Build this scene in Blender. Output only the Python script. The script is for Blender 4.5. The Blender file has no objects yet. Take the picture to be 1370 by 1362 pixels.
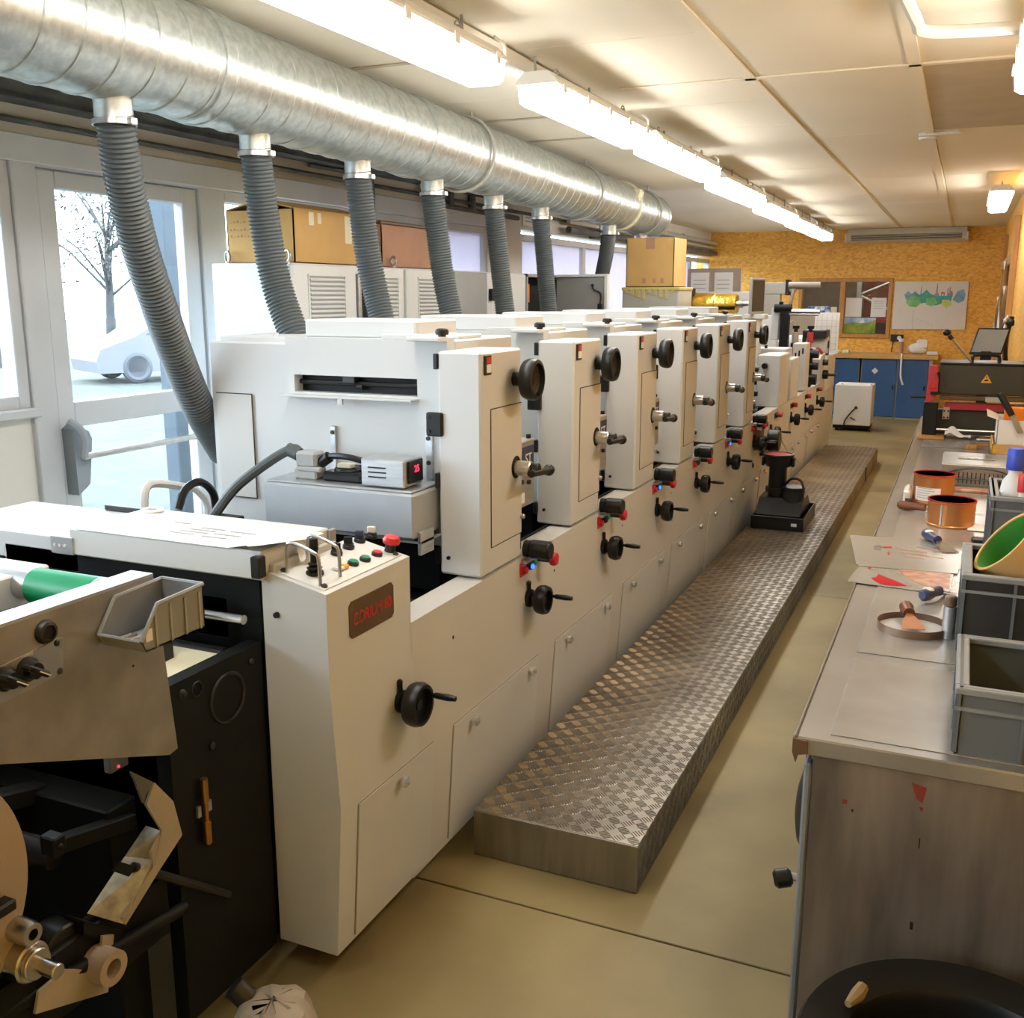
import bpy, bmesh, math, random
from mathutils import Vector, Matrix
random.seed(7)
PI = math.pi
S = bpy.context.scene
COL = S.collection

# ------------------------------------------------------------------ camera
F_PX, IMG_W, IMG_H = 1344.0, 1370, 1362
YAW, PITCH, EYE = math.radians(24.009), math.radians(12.013), 1.62
cam_d = bpy.data.cameras.new('camera'); cam = bpy.data.objects.new('camera', cam_d); COL.objects.link(cam)
cam.location = (0, 0, EYE)
cam.rotation_euler = (PI / 2 - PITCH, 0, YAW)
cam_d.sensor_fit = 'HORIZONTAL'; cam_d.sensor_width = 36.0
cam_d.lens = 36.0 * F_PX / IMG_W
cam_d.clip_start = 0.05; cam_d.clip_end = 200
S.camera = cam

# ------------------------------------------------------------------ exposure, world
S.view_settings.view_transform = 'Standard'; S.view_settings.look = 'None'
S.view_settings.exposure = 0.25; S.view_settings.gamma = 1.0
S.view_settings.use_curve_mapping = False
LAMP = 17.0            # fluorescent diffuser strength
SKY = 10.0              # overcast daylight
wd = bpy.data.worlds.new('world'); S.world = wd; wd.use_nodes = True
bg = wd.node_tree.nodes['Background']
bg.inputs[0].default_value = (0.80, 0.91, 1.0, 1); bg.inputs[1].default_value = SKY

# ------------------------------------------------------------------ geometry from the lens: a pixel seen on a known plane
_f = Vector((-math.sin(YAW) * math.cos(PITCH), math.cos(YAW) * math.cos(PITCH), -math.sin(PITCH)))
_r = Vector((math.cos(YAW), math.sin(YAW), 0)); _u = _r.cross(_f)
_c = Vector((0, 0, EYE))
def ray(x, y): return _f * F_PX + _r * (x - 685.0) - _u * (y - 681.0)
def onx(x, y, v): d = ray(x, y); return _c + d * (v / d.x)
def ony(x, y, v): d = ray(x, y); return _c + d * (v / d.y)
def onz(x, y, v): d = ray(x, y); return _c + d * ((v - EYE) / d.z)

# ------------------------------------------------------------------ materials
MATS = {}
def mat(name, col, rough=0.5, metal=0.0, var=0.06, scale=6.0, bump=0.0, bscale=60.0, stretch=None, col2=None, spec=0.5, lo=0.35, hi=0.7, emit=None, es=0.0, alpha=None, sub=0):
    if name in MATS: return MATS[name]
    m = bpy.data.materials.new(name); m.use_nodes = True
    nt = m.node_tree; N = nt.nodes; L = nt.links
    b = N['Principled BSDF']
    b.inputs['Roughness'].default_value = rough; b.inputs['Metallic'].default_value = metal
    b.inputs['Specular IOR Level'].default_value = spec
    tc = N.new('ShaderNodeTexCoord'); mp = N.new('ShaderNodeMapping'); L.new(tc.outputs['Object'], mp.inputs[0])
    if stretch: mp.inputs['Scale'].default_value = stretch
    nz = N.new('ShaderNodeTexNoise'); nz.inputs['Scale'].default_value = scale; nz.inputs['Detail'].default_value = 6
    L.new(mp.outputs[0], nz.inputs['Vector'])
    rp = N.new('ShaderNodeValToRGB'); L.new(nz.outputs[0], rp.inputs[0])
    c2 = col2 or tuple(max(0, c * (1 - var * 2)) for c in col)
    rp.color_ramp.elements[0].position = lo; rp.color_ramp.elements[0].color = (*c2, 1)
    rp.color_ramp.elements[1].position = hi; rp.color_ramp.elements[1].color = (*col, 1)
    L.new(rp.outputs[0], b.inputs['Base Color'])
    if bump:
        n2 = N.new('ShaderNodeTexNoise'); n2.inputs['Scale'].default_value = bscale; n2.inputs['Detail'].default_value = 4
        L.new(mp.outputs[0], n2.inputs['Vector'])
        bp = N.new('ShaderNodeBump'); bp.inputs['Strength'].default_value = bump; bp.inputs['Distance'].default_value = 0.01
        L.new(n2.outputs[0], bp.inputs['Height']); L.new(bp.outputs[0], b.inputs['Normal'])
    if emit:
        b.inputs['Emission Color'].default_value = (*emit, 1); b.inputs['Emission Strength'].default_value = es
    MATS[name] = m
    return m
def glass(name, tint=(0.96, 0.98, 1.0), refl=0.06):
    m = bpy.data.materials.new(name); m.use_nodes = True; nt = m.node_tree; N = nt.nodes; L = nt.links
    N.remove(N['Principled BSDF'])
    t = N.new('ShaderNodeBsdfTransparent'); t.inputs[0].default_value = (*tint, 1)
    g = N.new('ShaderNodeBsdfGlossy'); g.inputs['Roughness'].default_value = 0.02
    lw = N.new('ShaderNodeLayerWeight'); pw = N.new('ShaderNodeMath'); pw.operation = 'POWER'; pw.inputs[1].default_value = 5.0; L.new(lw.outputs['Facing'], pw.inputs[0])
    ma = N.new('ShaderNodeMath'); ma.operation = 'MULTIPLY_ADD'; ma.inputs[1].default_value = 0.7; ma.inputs[2].default_value = 0.03; L.new(pw.outputs[0], ma.inputs[0])
    mx = N.new('ShaderNodeMixShader'); L.new(ma.outputs[0], mx.inputs[0]); L.new(t.outputs[0], mx.inputs[1]); L.new(g.outputs[0], mx.inputs[2])
    L.new(mx.outputs[0], N['Material Output'].inputs[0]); MATS[name] = m
    return m
def osb(name):
    m = mat(name, (0.53, 0.26, 0.055), 0.55, var=0.1)
    nt = m.node_tree; N = nt.nodes; L = nt.links; b = N['Principled BSDF']
    tc = N.new('ShaderNodeTexCoord'); vo = N.new('ShaderNodeTexVoronoi'); vo.inputs['Scale'].default_value = 24; vo.feature = 'F1'
    nz = N.new('ShaderNodeTexNoise'); nz.inputs['Scale'].default_value = 5; nz.inputs['Detail'].default_value = 3
    ad = N.new('ShaderNodeMixRGB'); ad.blend_type = 'ADD'; ad.inputs[0].default_value = 0.12
    L.new(tc.outputs['Object'], nz.inputs['Vector']); L.new(tc.outputs['Object'], ad.inputs[1]); L.new(nz.outputs['Color'], ad.inputs[2])
    mp = N.new('ShaderNodeMapping'); mp.inputs['Scale'].default_value = (1.0, 1.0, 2.2); mp.inputs['Rotation'].default_value = (0.4, 0.5, 0.6)
    L.new(ad.outputs[0], mp.inputs[0]); L.new(mp.outputs[0], vo.inputs['Vector'])
    rp = N.new('ShaderNodeValToRGB'); L.new(vo.outputs['Color'], rp.inputs[0])
    e = rp.color_ramp.elements
    e[0].position = 0.1; e[0].color = (0.66, 0.32, 0.048, 1); e[1].position = 0.9; e[1].color = (0.90, 0.53, 0.11, 1)
    x = e.new(0.5); x.color = (0.80, 0.42, 0.07, 1)
    L.new(rp.outputs[0], b.inputs['Base Color'])
    return m
def emis(name, col, st):
    return mat(name, col, 0.4, var=0.0, emit=col, es=st)

M_PRESS = mat('press_paint', (0.62, 0.64, 0.645), 0.42, var=0.02, scale=3)
M_PRESS2 = mat('press_paint_side', (0.60, 0.60, 0.58), 0.45, var=0.03, scale=2)
M_DARK = mat('black_steel', (0.007, 0.009, 0.0085), 0.55, var=0.2, spec=0.25, scale=8)
M_BLACK = mat('black_plastic', (0.011, 0.012, 0.012), 0.35, var=0.1, spec=0.35)
M_IRON = mat('dark_iron', (0.05, 0.05, 0.05), 0.4, 0.6, var=0.2)
M_STEEL = mat('bright_steel', (0.62, 0.60, 0.57), 0.28, 1.0, var=0.08, scale=20)
M_CHROME = mat('bright_chrome', (0.85, 0.84, 0.82), 0.15, 0.85, var=0.0)
M_ALU = mat('aluminium', (0.62, 0.63, 0.64), 0.42, 0.9, var=0.08, scale=12, stretch=(1, 1, 8))
M_LAMPBOX = mat('lamp_housing_aluminium', (0.50, 0.52, 0.54), 0.5, 0.6, var=0.06, scale=5)
M_CONC = mat('concrete_floor', (0.33, 0.262, 0.12), 0.48, var=0.1, spec=0.3, scale=1.6, bump=0.08, bscale=30, col2=(0.175, 0.135, 0.06), lo=0.3, hi=0.68)
M_GAP = mat('joint_dirt', (0.05, 0.04, 0.03), 0.9)
M_GAPL = mat('panel_gap_shadow', (0.20, 0.18, 0.15), 0.9)
M_ARM = mat('brown_grey_paint', (0.26, 0.23, 0.19), 0.5)
M_RIM = mat('tarnished_rim', (0.30, 0.20, 0.14), 0.4, 0.6, var=0.15)
M_RESID = mat('pale_residue', (0.55, 0.54, 0.52), 0.5, var=0.1)
M_CEIL = mat('ceiling_paint', (0.82, 0.765, 0.63), 0.8, var=0.04, scale=0.8)
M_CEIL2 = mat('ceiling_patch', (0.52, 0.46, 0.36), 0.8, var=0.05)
M_WALL = mat('wall_cream', (0.76, 0.73, 0.66), 0.75, var=0.05, scale=2)
M_WHITE = mat('white_plaster', (0.80, 0.80, 0.77), 0.7, var=0.04, scale=3)
M_GREYW = mat('grey_window_paint', (0.56, 0.58, 0.60), 0.5, var=0.04, scale=4)
M_OSB = osb('osb_board')
M_WOOD = mat('orange_wood', (0.55, 0.27, 0.07), 0.5, var=0.12, scale=10, stretch=(4, 4, 0.5))
M_GALV = mat('galvanised_steel', (0.54, 0.58, 0.565), 0.36, 0.85, var=0.1, scale=35, lo=0.4, hi=0.6)
M_HOSE = mat('grey_hose', (0.075, 0.09, 0.095), 0.5, var=0.06)
M_TREAD = mat('checker_plate', (0.36, 0.325, 0.27), 0.36, 0.85, var=0.16, scale=2.5, col2=(0.20, 0.175, 0.145))
M_TREADF = mat('brushed_plate', (0.34, 0.315, 0.275), 0.42, 0.75, var=0.12, scale=6, stretch=(6, 6, 0.6))
M_BENCH = mat('bench_metal', (0.45, 0.445, 0.425), 0.30, 0.7, var=0.1, scale=4)
M_BENCHS = mat('bench_cover_sheet', (0.50, 0.50, 0.48), 0.27, 0.6, var=0.06, scale=5, col2=(0.40, 0.39, 0.365))
M_BENCHP = mat('stained_bench_panel', (0.34, 0.295, 0.255), 0.38, 0.55, var=0.2, scale=3, stretch=(4, 4, 0.7), col2=(0.155, 0.135, 0.12), lo=0.3, hi=0.62)
M_CARD = mat('cardboard', (0.60, 0.37, 0.13), 0.8, var=0.06, scale=5)
M_CARDP = mat('old_cardboard', (0.46, 0.255, 0.16), 0.8, var=0.1, scale=5)
M_CAB = mat('cabinet_paint', (0.72, 0.735, 0.72), 0.45, var=0.02)
M_CABG = mat('cabinet_inner_grey', (0.36, 0.375, 0.37), 0.5, var=0.04)
M_BLUE = mat('blue_cupboard_paint', (0.035, 0.125, 0.35), 0.5, var=0.12, scale=2)
M_GREYM = mat('grey_machine_paint', (0.45, 0.445, 0.40), 0.5, var=0.05)
M_CRATE = mat('grey_crate_plastic', (0.125, 0.145, 0.16), 0.42, var=0.08, scale=5)
M_CRATED = mat('dark_crate_plastic', (0.03, 0.03, 0.032), 0.5, var=0.3)
M_CRATEL = mat('worn_crate_rim', (0.24, 0.265, 0.28), 0.45, var=0.1)
M_PAPER = mat('white_paper', (0.78, 0.78, 0.77), 0.8, var=0.02)
M_INK = mat('print_ink', (0.10, 0.10, 0.11), 0.7)
M_INKL = mat('pale_print_ink', (0.42, 0.42, 0.42), 0.7)
M_RED = mat('red_plastic', (0.62, 0.025, 0.03), 0.35, var=0.05)
M_REDINK = mat('red_ink', (0.55, 0.008, 0.015), 0.5, var=0.2, scale=10, spec=0.12)
M_GREEN = mat('green_plastic', (0.01, 0.25, 0.13), 0.35, var=0.05)
M_GREENR = mat('green_rubber', (0.005, 0.33, 0.13), 0.4, var=0.08)
M_GREENC = mat('green_tube_lining', (0.05, 0.28, 0.03), 0.6, var=0.1)
M_COPPER = mat('copper_tin', (0.60, 0.25, 0.085), 0.3, 0.6, var=0.08)
M_GOLD = mat('gold_foil', (0.90, 0.58, 0.10), 0.18, 1.0, var=0.05, bump=0.35, bscale=25)
M_BROWN = mat('brown_handle', (0.17, 0.05, 0.02), 0.4, var=0.1)
M_NAVY = mat('navy_handle', (0.04, 0.05, 0.12), 0.4, var=0.05)
M_YELLOW = mat('yellow_sign', (0.80, 0.42, 0.01), 0.5, var=0.03)
M_ORANGE = mat('orange_label', (0.90, 0.25, 0.01), 0.5, var=0.02)
M_CREAMP = mat('cream_plastic', (0.75, 0.70, 0.50), 0.5, var=0.04)
M_BEIGE = mat('beige_painted_steel', (0.44, 0.385, 0.305), 0.5, var=0.12, scale=7)
M_ROLLP = mat('roll_paper_side', (0.42, 0.345, 0.285), 0.75, var=0.08, scale=2)
M_PLATEG = mat('scratched_grey_plate', (0.43, 0.41, 0.385), 0.38, 0.55, var=0.14, scale=5, stretch=(1, 2, 2))
M_TRANS = mat('milky_plastic', (0.72, 0.72, 0.70), 0.35, var=0.03)
M_REDM = mat('red_machine_paint', (0.50, 0.04, 0.055), 0.4, var=0.06)
M_OLIVE = mat('dark_olive_machine_paint', (0.055, 0.05, 0.035), 0.45, var=0.1)
M_RUST = mat('brown_steel_beam', (0.17, 0.10, 0.055), 0.45, 0.3, var=0.15)
M_BRASS = mat('brass', (0.55, 0.27, 0.08), 0.3, 0.9, var=0.1)
M_SCREEN = mat('dark_screen', (0.03, 0.032, 0.035), 0.25)
M_LIGHTB = mat('lamp_body', (0.72, 0.72, 0.68), 0.5, var=0.03)
M_DIFF = emis('lamp_diffuser', (1.0, 0.975, 0.93), LAMP)
M_LEDR = emis('red_led', (1.0, 0.02, 0.05), 3.0)
M_LEDB = emis('blue_led', (0.02, 0.12, 1.0), 3.0)
M_PIPE = mat('dusty_pipe', (0.13, 0.135, 0.13), 0.7, var=0.3)
M_GRASS = mat('outdoor_grass', (0.065, 0.08, 0.066), 0.9, var=0.2, scale=4)
M_CAR = mat('pale_car_paint', (0.15, 0.16, 0.175), 0.5, var=0.01, spec=0.1)
M_BARK = mat('tree_bark', (0.055, 0.06, 0.065), 0.9, var=0.2)
M_LEAF = mat('tree_leaf', (0.075, 0.09, 0.08), 0.8, var=0.2)
M_PILLW = mat('car_wheel', (0.055, 0.065, 0.08), 0.6)
M_PILL = mat('outdoor_pillar', (0.05, 0.07, 0.09), 0.8, var=0.05)
M_BLIND = mat('lavender_blind', (0.66, 0.64, 0.70), 0.8, var=0.03)
M_ROOM = mat('next_room_wall', (0.42, 0.34, 0.25), 0.8, var=0.1)
_n = M_BLIND.node_tree; _t = _n.nodes.new('ShaderNodeBsdfTranslucent'); _t.inputs[0].default_value = (0.80, 0.76, 0.84, 1); _m = _n.nodes.new('ShaderNodeMixShader'); _m.inputs[0].default_value = 0.45
_n.links.new(_n.nodes['Principled BSDF'].outputs[0], _m.inputs[1]); _n.links.new(_t.outputs[0], _m.inputs[2]); _n.links.new(_m.outputs[0], _n.nodes['Material Output'].inputs[0])
M_GLASS = glass('window_glass')

# ------------------------------------------------------------------ mesh builder
class MB:
    def __init__(s): s.v = []; s.f = []; s.m = []; s.k = 0
    def mt(s, k): s.k = k; return s
    def add(s, vs, fs):
        o = len(s.v); s.v.extend([Vector(p) for p in vs])
        for f in fs: s.f.append([i + o for i in f]); s.m.append(s.k)
        return s
    def box(s, a, b, bev=0.0, rot=None, piv=None):
        x0, y0, z0 = [min(a[i], b[i]) for i in range(3)]; x1, y1, z1 = [max(a[i], b[i]) for i in range(3)]
        c = Vector(((x0 + x1) / 2, (y0 + y1) / 2, (z0 + z1) / 2)); h = Vector(((x1 - x0) / 2, (y1 - y0) / 2, (z1 - z0) / 2))
        bev = min(bev, 0.45 * min(h) * 2)
        if bev <= 0:
            vs = [Vector((sx * h.x, sy * h.y, sz * h.z)) for sx in (-1, 1) for sy in (-1, 1) for sz in (-1, 1)]
            fs = [(0, 1, 3, 2), (4, 6, 7, 5), (0, 4, 5, 1), (2, 3, 7, 6), (0, 2, 6, 4), (1, 5, 7, 3)]
        else:
            vs = []; idx = {}
            for sx in (-1, 1):
                for sy in (-1, 1):
                    for sz in (-1, 1):
                        for ax in range(3):
                            p = [sx * (h.x - bev), sy * (h.y - bev), sz * (h.z - bev)]
                            p[ax] = (sx, sy, sz)[ax] * h[ax]
                            idx[(sx, sy, sz, ax)] = len(vs); vs.append(Vector(p))
            fs = []
            for ax in range(3):
                o1, o2 = [i for i in range(3) if i != ax]
                for sg in (-1, 1):
                    q = []
                    for a1, a2 in ((-1, -1), (1, -1), (1, 1), (-1, 1)):
                        t = [0, 0, 0]; t[ax] = sg; t[o1] = a1; t[o2] = a2; q.append(idx[(*t, ax)])
                    fs.append(tuple(q))
                for a1 in (-1, 1):
                    for a2 in (-1, 1):
                        q = []
                        for sg, axx in ((-1, o1), (1, o1), (1, o2), (-1, o2)):
                            t = [0, 0, 0]; t[ax] = sg; t[o1] = a1; t[o2] = a2; q.append(idx[(*t, axx)])
                        fs.append(tuple(q))
            for sx in (-1, 1):
                for sy in (-1, 1):
                    for sz in (-1, 1): fs.append(tuple(idx[(sx, sy, sz, ax)] for ax in range(3)))
        pv = Vector(piv) if piv else c
        out = []
        for p in vs:
            p = p + c
            if rot: p = rot @ (p - pv) + pv
            out.append(p)
        return s.add(out, fs)
    def ring(s, c, ax, r, n, ph=0.0):
        ax = Vector(ax).normalized(); t = Vector((0, 0, 1)) if abs(ax.z) < 0.9 else Vector((1, 0, 0))
        a = ax.cross(t).normalized(); b = ax.cross(a)
        return [Vector(c) + a * (r * math.cos(2 * PI * i / n + ph)) + b * (r * math.sin(2 * PI * i / n + ph)) for i in range(n)]
    def lathe(s, prof, o, ax, n=20, close=False):
        ax = Vector(ax).normalized(); o = Vector(o); vs = []; fs = []
        for r, h in prof: vs += s.ring(o + ax * h, ax, max(r, 1e-5), n)
        k = len(prof)
        for j in range(k - 1 if not close else k):
            j2 = (j + 1) % k
            for i in range(n): i2 = (i + 1) % n; fs.append((j * n + i, j * n + i2, j2 * n + i2, j2 * n + i))
        if not close:
            if prof[0][0] > 1e-4: fs.append(tuple(range(n - 1, -1, -1)))
            if prof[-1][0] > 1e-4: fs.append(tuple((k - 1) * n + i for i in range(n)))
        return s.add(vs, fs)
    def cyl(s, p0, p1, r0, r1=None, n=16, bev=0.0):
        p0, p1 = Vector(p0), Vector(p1); L = (p1 - p0).length; r1 = r0 if r1 is None else r1
        pr = [(r0, 0), (r1, L)]
        if bev: pr = [(r0 - bev, 0), (r0, bev), (r1, L - bev), (r1 - bev, L)]
        return s.lathe(pr, p0, p1 - p0, n)
    def tube(s, pts, r, n=8, caps=True):
        pts = [Vector(p) for p in pts]; vs = []; fs = []; k = len(pts)
        rs = r if isinstance(r, (list, tuple)) else [r] * k
        t0 = (pts[1] - pts[0]).normalized()
        a = t0.cross(Vector((0, 0, 1)) if abs(t0.z) < 0.9 else Vector((1, 0, 0))).normalized()
        for j in range(k):
            t = (pts[min(j + 1, k - 1)] - pts[max(j - 1, 0)]).normalized()
            a = (a - t * a.dot(t)).normalized(); b = t.cross(a)
            for i in range(n):
                w = 2 * PI * i / n; vs.append(pts[j] + (a * math.cos(w) + b * math.sin(w)) * rs[j])
        for j in range(k - 1):
            for i in range(n): i2 = (i + 1) % n; fs.append((j * n + i, j * n + i2, (j + 1) * n + i2, (j + 1) * n + i))
        if caps: fs.append(tuple(range(n - 1, -1, -1))); fs.append(tuple((k - 1) * n + i for i in range(n)))
        return s.add(vs, fs)
    def prism(s, poly, ax, a, b):
        def P(u, w, t): return {'x': (t, u, w), 'y': (u, t, w), 'z': (u, w, t)}[ax]
        n = len(poly); vs = [P(u, w, a) for u, w in poly] + [P(u, w, b) for u, w in poly]
        fs = [tuple(range(n - 1, -1, -1)), tuple(range(n, 2 * n))] + [(i, (i + 1) % n, n + (i + 1) % n, n + i) for i in range(n)]
        return s.add(vs, fs)
    def torus(s, c, ax, R, r, n=24, m=8, arc=None):
        pr = [(R + r * math.cos(2 * PI * i / m), r * math.sin(2 * PI * i / m)) for i in range(m)]
        return s.lathe(pr, c, ax, n, close=True)
    def sph(s, c, r, sc=(1, 1, 1), n=12, m=8):
        vs = [Vector(c) + Vector((0, 0, r * sc[2]))]; fs = []
        for j in range(1, m):
            t = PI * j / m
            for i in range(n):
                w = 2 * PI * i / n
                vs.append(Vector(c) + Vector((r * sc[0] * math.sin(t) * math.cos(w), r * sc[1] * math.sin(t) * math.sin(w), r * sc[2] * math.cos(t))))
        vs.append(Vector(c) - Vector((0, 0, r * sc[2]))); e = len(vs) - 1
        for i in range(n): fs.append((0, 1 + i, 1 + (i + 1) % n)); fs.append((e, e - n + (i + 1) % n, e - n + i))
        for j in range(m - 2):
            for i in range(n): a = 1 + j * n + i; b = 1 + j * n + (i + 1) % n; fs.append((a, a + n, b + n, b))
        return s.add(vs, fs)
    def slab(s, q, t, up=(0, 0, 1)):
        u = Vector(up) * t; n = len(q); vs = [Vector(p) for p in q] + [Vector(p) + u for p in q]
        return s.add(vs, [tuple(range(n - 1, -1, -1)), tuple(range(n, 2 * n))] + [(i, (i + 1) % n, n + (i + 1) % n, n + i) for i in range(n)])
    def sheet(s, fn, nu, nv, t=0.0008):
        vs = []; fs = []
        for sd in (0, 1):
            for j in range(nv + 1):
                for i in range(nu + 1): vs.append(Vector(fn(i / nu, j / nv)) + Vector((0, 0, t * sd)))
        o = (nu + 1) * (nv + 1)
        for j in range(nv):
            for i in range(nu):
                a = j * (nu + 1) + i; q = (a, a + 1, a + nu + 2, a + nu + 1)
                fs.append(q[::-1]); fs.append(tuple(x + o for x in q))
        for i in range(nu): fs.append((i, i + 1, i + 1 + o, i + o)); a = nv * (nu + 1) + i; fs.append((a + 1, a, a + o, a + 1 + o))
        for j in range(nv): a = j * (nu + 1); b = a + nu + 1; fs.append((b, a, a + o, b + o)); a += nu; b += nu; fs.append((a, b, b + o, a + o))
        return s.add(vs, fs)

OFF = {}
def mk(name, mb, mats, off, smooth=35):
    me = bpy.data.meshes.new(name)
    bm = bmesh.new()
    bv = [bm.verts.new(p - off) for p in mb.v]
    for f, k in zip(mb.f, mb.m):
        try: q = bm.faces.new([bv[i] for i in f]); q.material_index = k; q.smooth = True
        except ValueError: pass
    bmesh.ops.recalc_face_normals(bm, faces=bm.faces[:])
    bm.to_mesh(me); bm.free()
    for m in (mats if isinstance(mats, (list, tuple)) else [mats]): me.materials.append(m)
    me.set_sharp_from_angle(angle=math.radians(smooth))
    o = bpy.data.objects.new(name, me); COL.objects.link(o)
    return o
def tag(o, label=None, cat=None, group=None, kind=None):
    if label: o['label'] = label
    if cat: o['category'] = cat
    if group: o['group'] = group
    if kind: o['kind'] = kind
    return o
def obj(name, mb, mats, parent=None, label=None, cat=None, group=None, kind=None, smooth=35):
    if parent is not None: off = OFF[parent.name]
    else:
        xs = [p.x for p in mb.v]; ys = [p.y for p in mb.v]; zs = [p.z for p in mb.v]
        off = Vector(((min(xs) + max(xs)) / 2, (min(ys) + max(ys)) / 2, min(zs)))
    o = mk(name, mb, mats, off, smooth); OFF[o.name] = off
    if parent is not None: o.parent = parent
    else: o.location = off
    return tag(o, label, cat, group, kind)
def thing(name, label, cat, loc, group=None):
    o = bpy.data.objects.new(name, None); COL.objects.link(o); o.location = loc; o.empty_display_size = 0.05
    OFF[o.name] = Vector(loc); return tag(o, label, cat, group)
def struct(name, mb, mats, parent=None, label=None):
    return obj(name, mb, mats, parent, label=label, kind='structure' if parent is None else None)
def copy_tree(o, delta, parent=None, label=None):
    c = o.copy(); COL.objects.link(c)
    OFF[c.name] = OFF[o.name] + Vector(delta) if parent is None else OFF[o.name]
    if parent is not None: c.parent = parent
    c.location = o.location + Vector(delta)
    if label: c['label'] = label
    for ch in [x for x in KIDS.get(o.name, [])]: copy_tree(ch, (0, 0, 0), c)
    return c
KIDS = {}
_obj = obj
def obj(name, mb, mats, parent=None, **k):
    o = _obj(name, mb, mats, parent, **k)
    if parent is not None: KIDS.setdefault(parent.name, []).append(o)
    return o
def text(name, body, size, loc, rot, m, parent, ext=0.0006, sx=1.0):
    cu = bpy.data.curves.new(name, 'FONT'); cu.body = body; cu.size = size; cu.extrude = ext; cu.align_x = 'CENTER'; cu.align_y = 'CENTER'
    cu.materials.append(m)
    tmp = bpy.data.objects.new('tmp_text', cu); me = bpy.data.meshes.new_from_object(tmp); bpy.data.objects.remove(tmp); bpy.data.curves.remove(cu)
    o = bpy.data.objects.new(name, me); COL.objects.link(o); o.parent = parent
    if not me.materials: me.materials.append(m)
    o.location = Vector(loc) - OFF[parent.name]; o.rotation_euler = rot; o.scale = (sx, 1, 1)
    OFF[o.name] = OFF[parent.name]; KIDS.setdefault(parent.name, []).append(o)
    return o
def bez(p, n=24):
    """smooth path through points (Catmull-Rom)"""
    p = [Vector(q) for q in p]; p = [p[0] * 2 - p[1]] + p + [p[-1] * 2 - p[-2]]; out = []
    for i in range(1, len(p) - 2):
        for j in range(n):
            t = j / n; a, b, c, d = p[i - 1], p[i], p[i + 1], p[i + 2]
            out.append(0.5 * (2 * b + (c - a) * t + (2 * a - 5 * b + 4 * c - d) * t * t + (3 * b - a - 3 * c + d) * t ** 3))
    out.append(p[-2]); return out
FX = (PI / 2, 0, PI / 2)      # text facing +X
FY = (PI / 2, 0, 0)           # text facing -Y

# ================================================================== the room
XL, XR, YB, YF, ZC = -3.45, 0.355, 14.75, -4.4, 2.49
# floor: concrete slabs between saw-cut joints
fl = struct('floor', MB().box((XL - 0.2, YF, -0.12), (XR + 0.1, YB + 0.1, -0.012)), M_GAP)
ys = [YF, 2.245, 5.545, 8.85, 12.1, YB + 0.1]
for a, b in zip(ys, ys[1:]):
    for xa, xb in ((XL - 0.2, -1.9), (-1.9, XR + 0.1)):
        obj('slab', MB().box((xa + 0.003, a + 0.0035, -0.012), (xb - 0.003, b - 0.0035, 0), 0.002), M_CONC, fl)
# ceiling: boards with cover battens
ce = struct('ceiling', MB().box((XL - 0.2, YF, ZC + 0.012), (XR + 0.1, YB + 0.1, ZC + 0.1)), M_WHITE)
cy = [YF, 0.5, 2.0, 3.59, 4.40, 4.91, 5.63, 7.6, 9.8, 12.2, YB + 0.1]
cx = [XL - 0.2, -0.87, -0.25, XR + 0.1]
for xa, xb in zip(cx, cx[1:]):
    yy = cy if xa < -1 else [YF, 0.8, 2.6, 4.40, 6.15, 8.4, 10.7, YB + 0.1]
    for a, b in zip(yy, yy[1:]):
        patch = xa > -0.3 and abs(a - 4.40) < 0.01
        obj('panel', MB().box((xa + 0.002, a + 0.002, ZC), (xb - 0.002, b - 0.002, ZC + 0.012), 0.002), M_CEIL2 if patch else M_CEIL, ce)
for (a, b) in (((-0.86, YF), (-0.93, YB)), ((-0.235, YF), (-0.30, YB))):
    d = 0.022
    obj('batten', MB().slab([(a[0] - d, a[1], ZC), (a[0] + d, a[1], ZC), (b[0] + d, b[1], ZC), (b[0] - d, b[1], ZC)], -0.008), M_CEIL, ce)
for y, xa, xb in ((4.40, -1.45, XR), (2.4, -1.45, XR)):
    obj('batten', MB().box((xa, y - 0.02, ZC - 0.008), (xb, y + 0.02, ZC), 0.003), M_CEIL, ce)
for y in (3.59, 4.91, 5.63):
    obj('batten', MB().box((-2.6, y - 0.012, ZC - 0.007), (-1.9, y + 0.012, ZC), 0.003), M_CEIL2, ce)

# left wall: lintel, parapets, pier
w = MB()
w.box((XL - 0.2, YF, 2.16), (XL, YB, ZC)); w.box((XL - 0.2, YF, 0), (XL, 2.93, 1.17))
w.box((XL - 0.2, 4.12, 0), (XL, YB, 0.95)); w.box((XL - 0.2, 7.24, 0.95), (XL + 0.02, 7.88, 2.2)); w.box((XL - 0.2, 11.0, 0.95), (XL, 12.6, 2.2))
w.box((XL - 0.2, YF, 1.17), (XL, -4.0, 2.16))
struct('wall_left', w, M_WALL)
struct('trim_1', MB().box((XL, YF, 2.13), (XL + 0.03, 7.24, 2.235), 0.004), M_GREYW)
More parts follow.
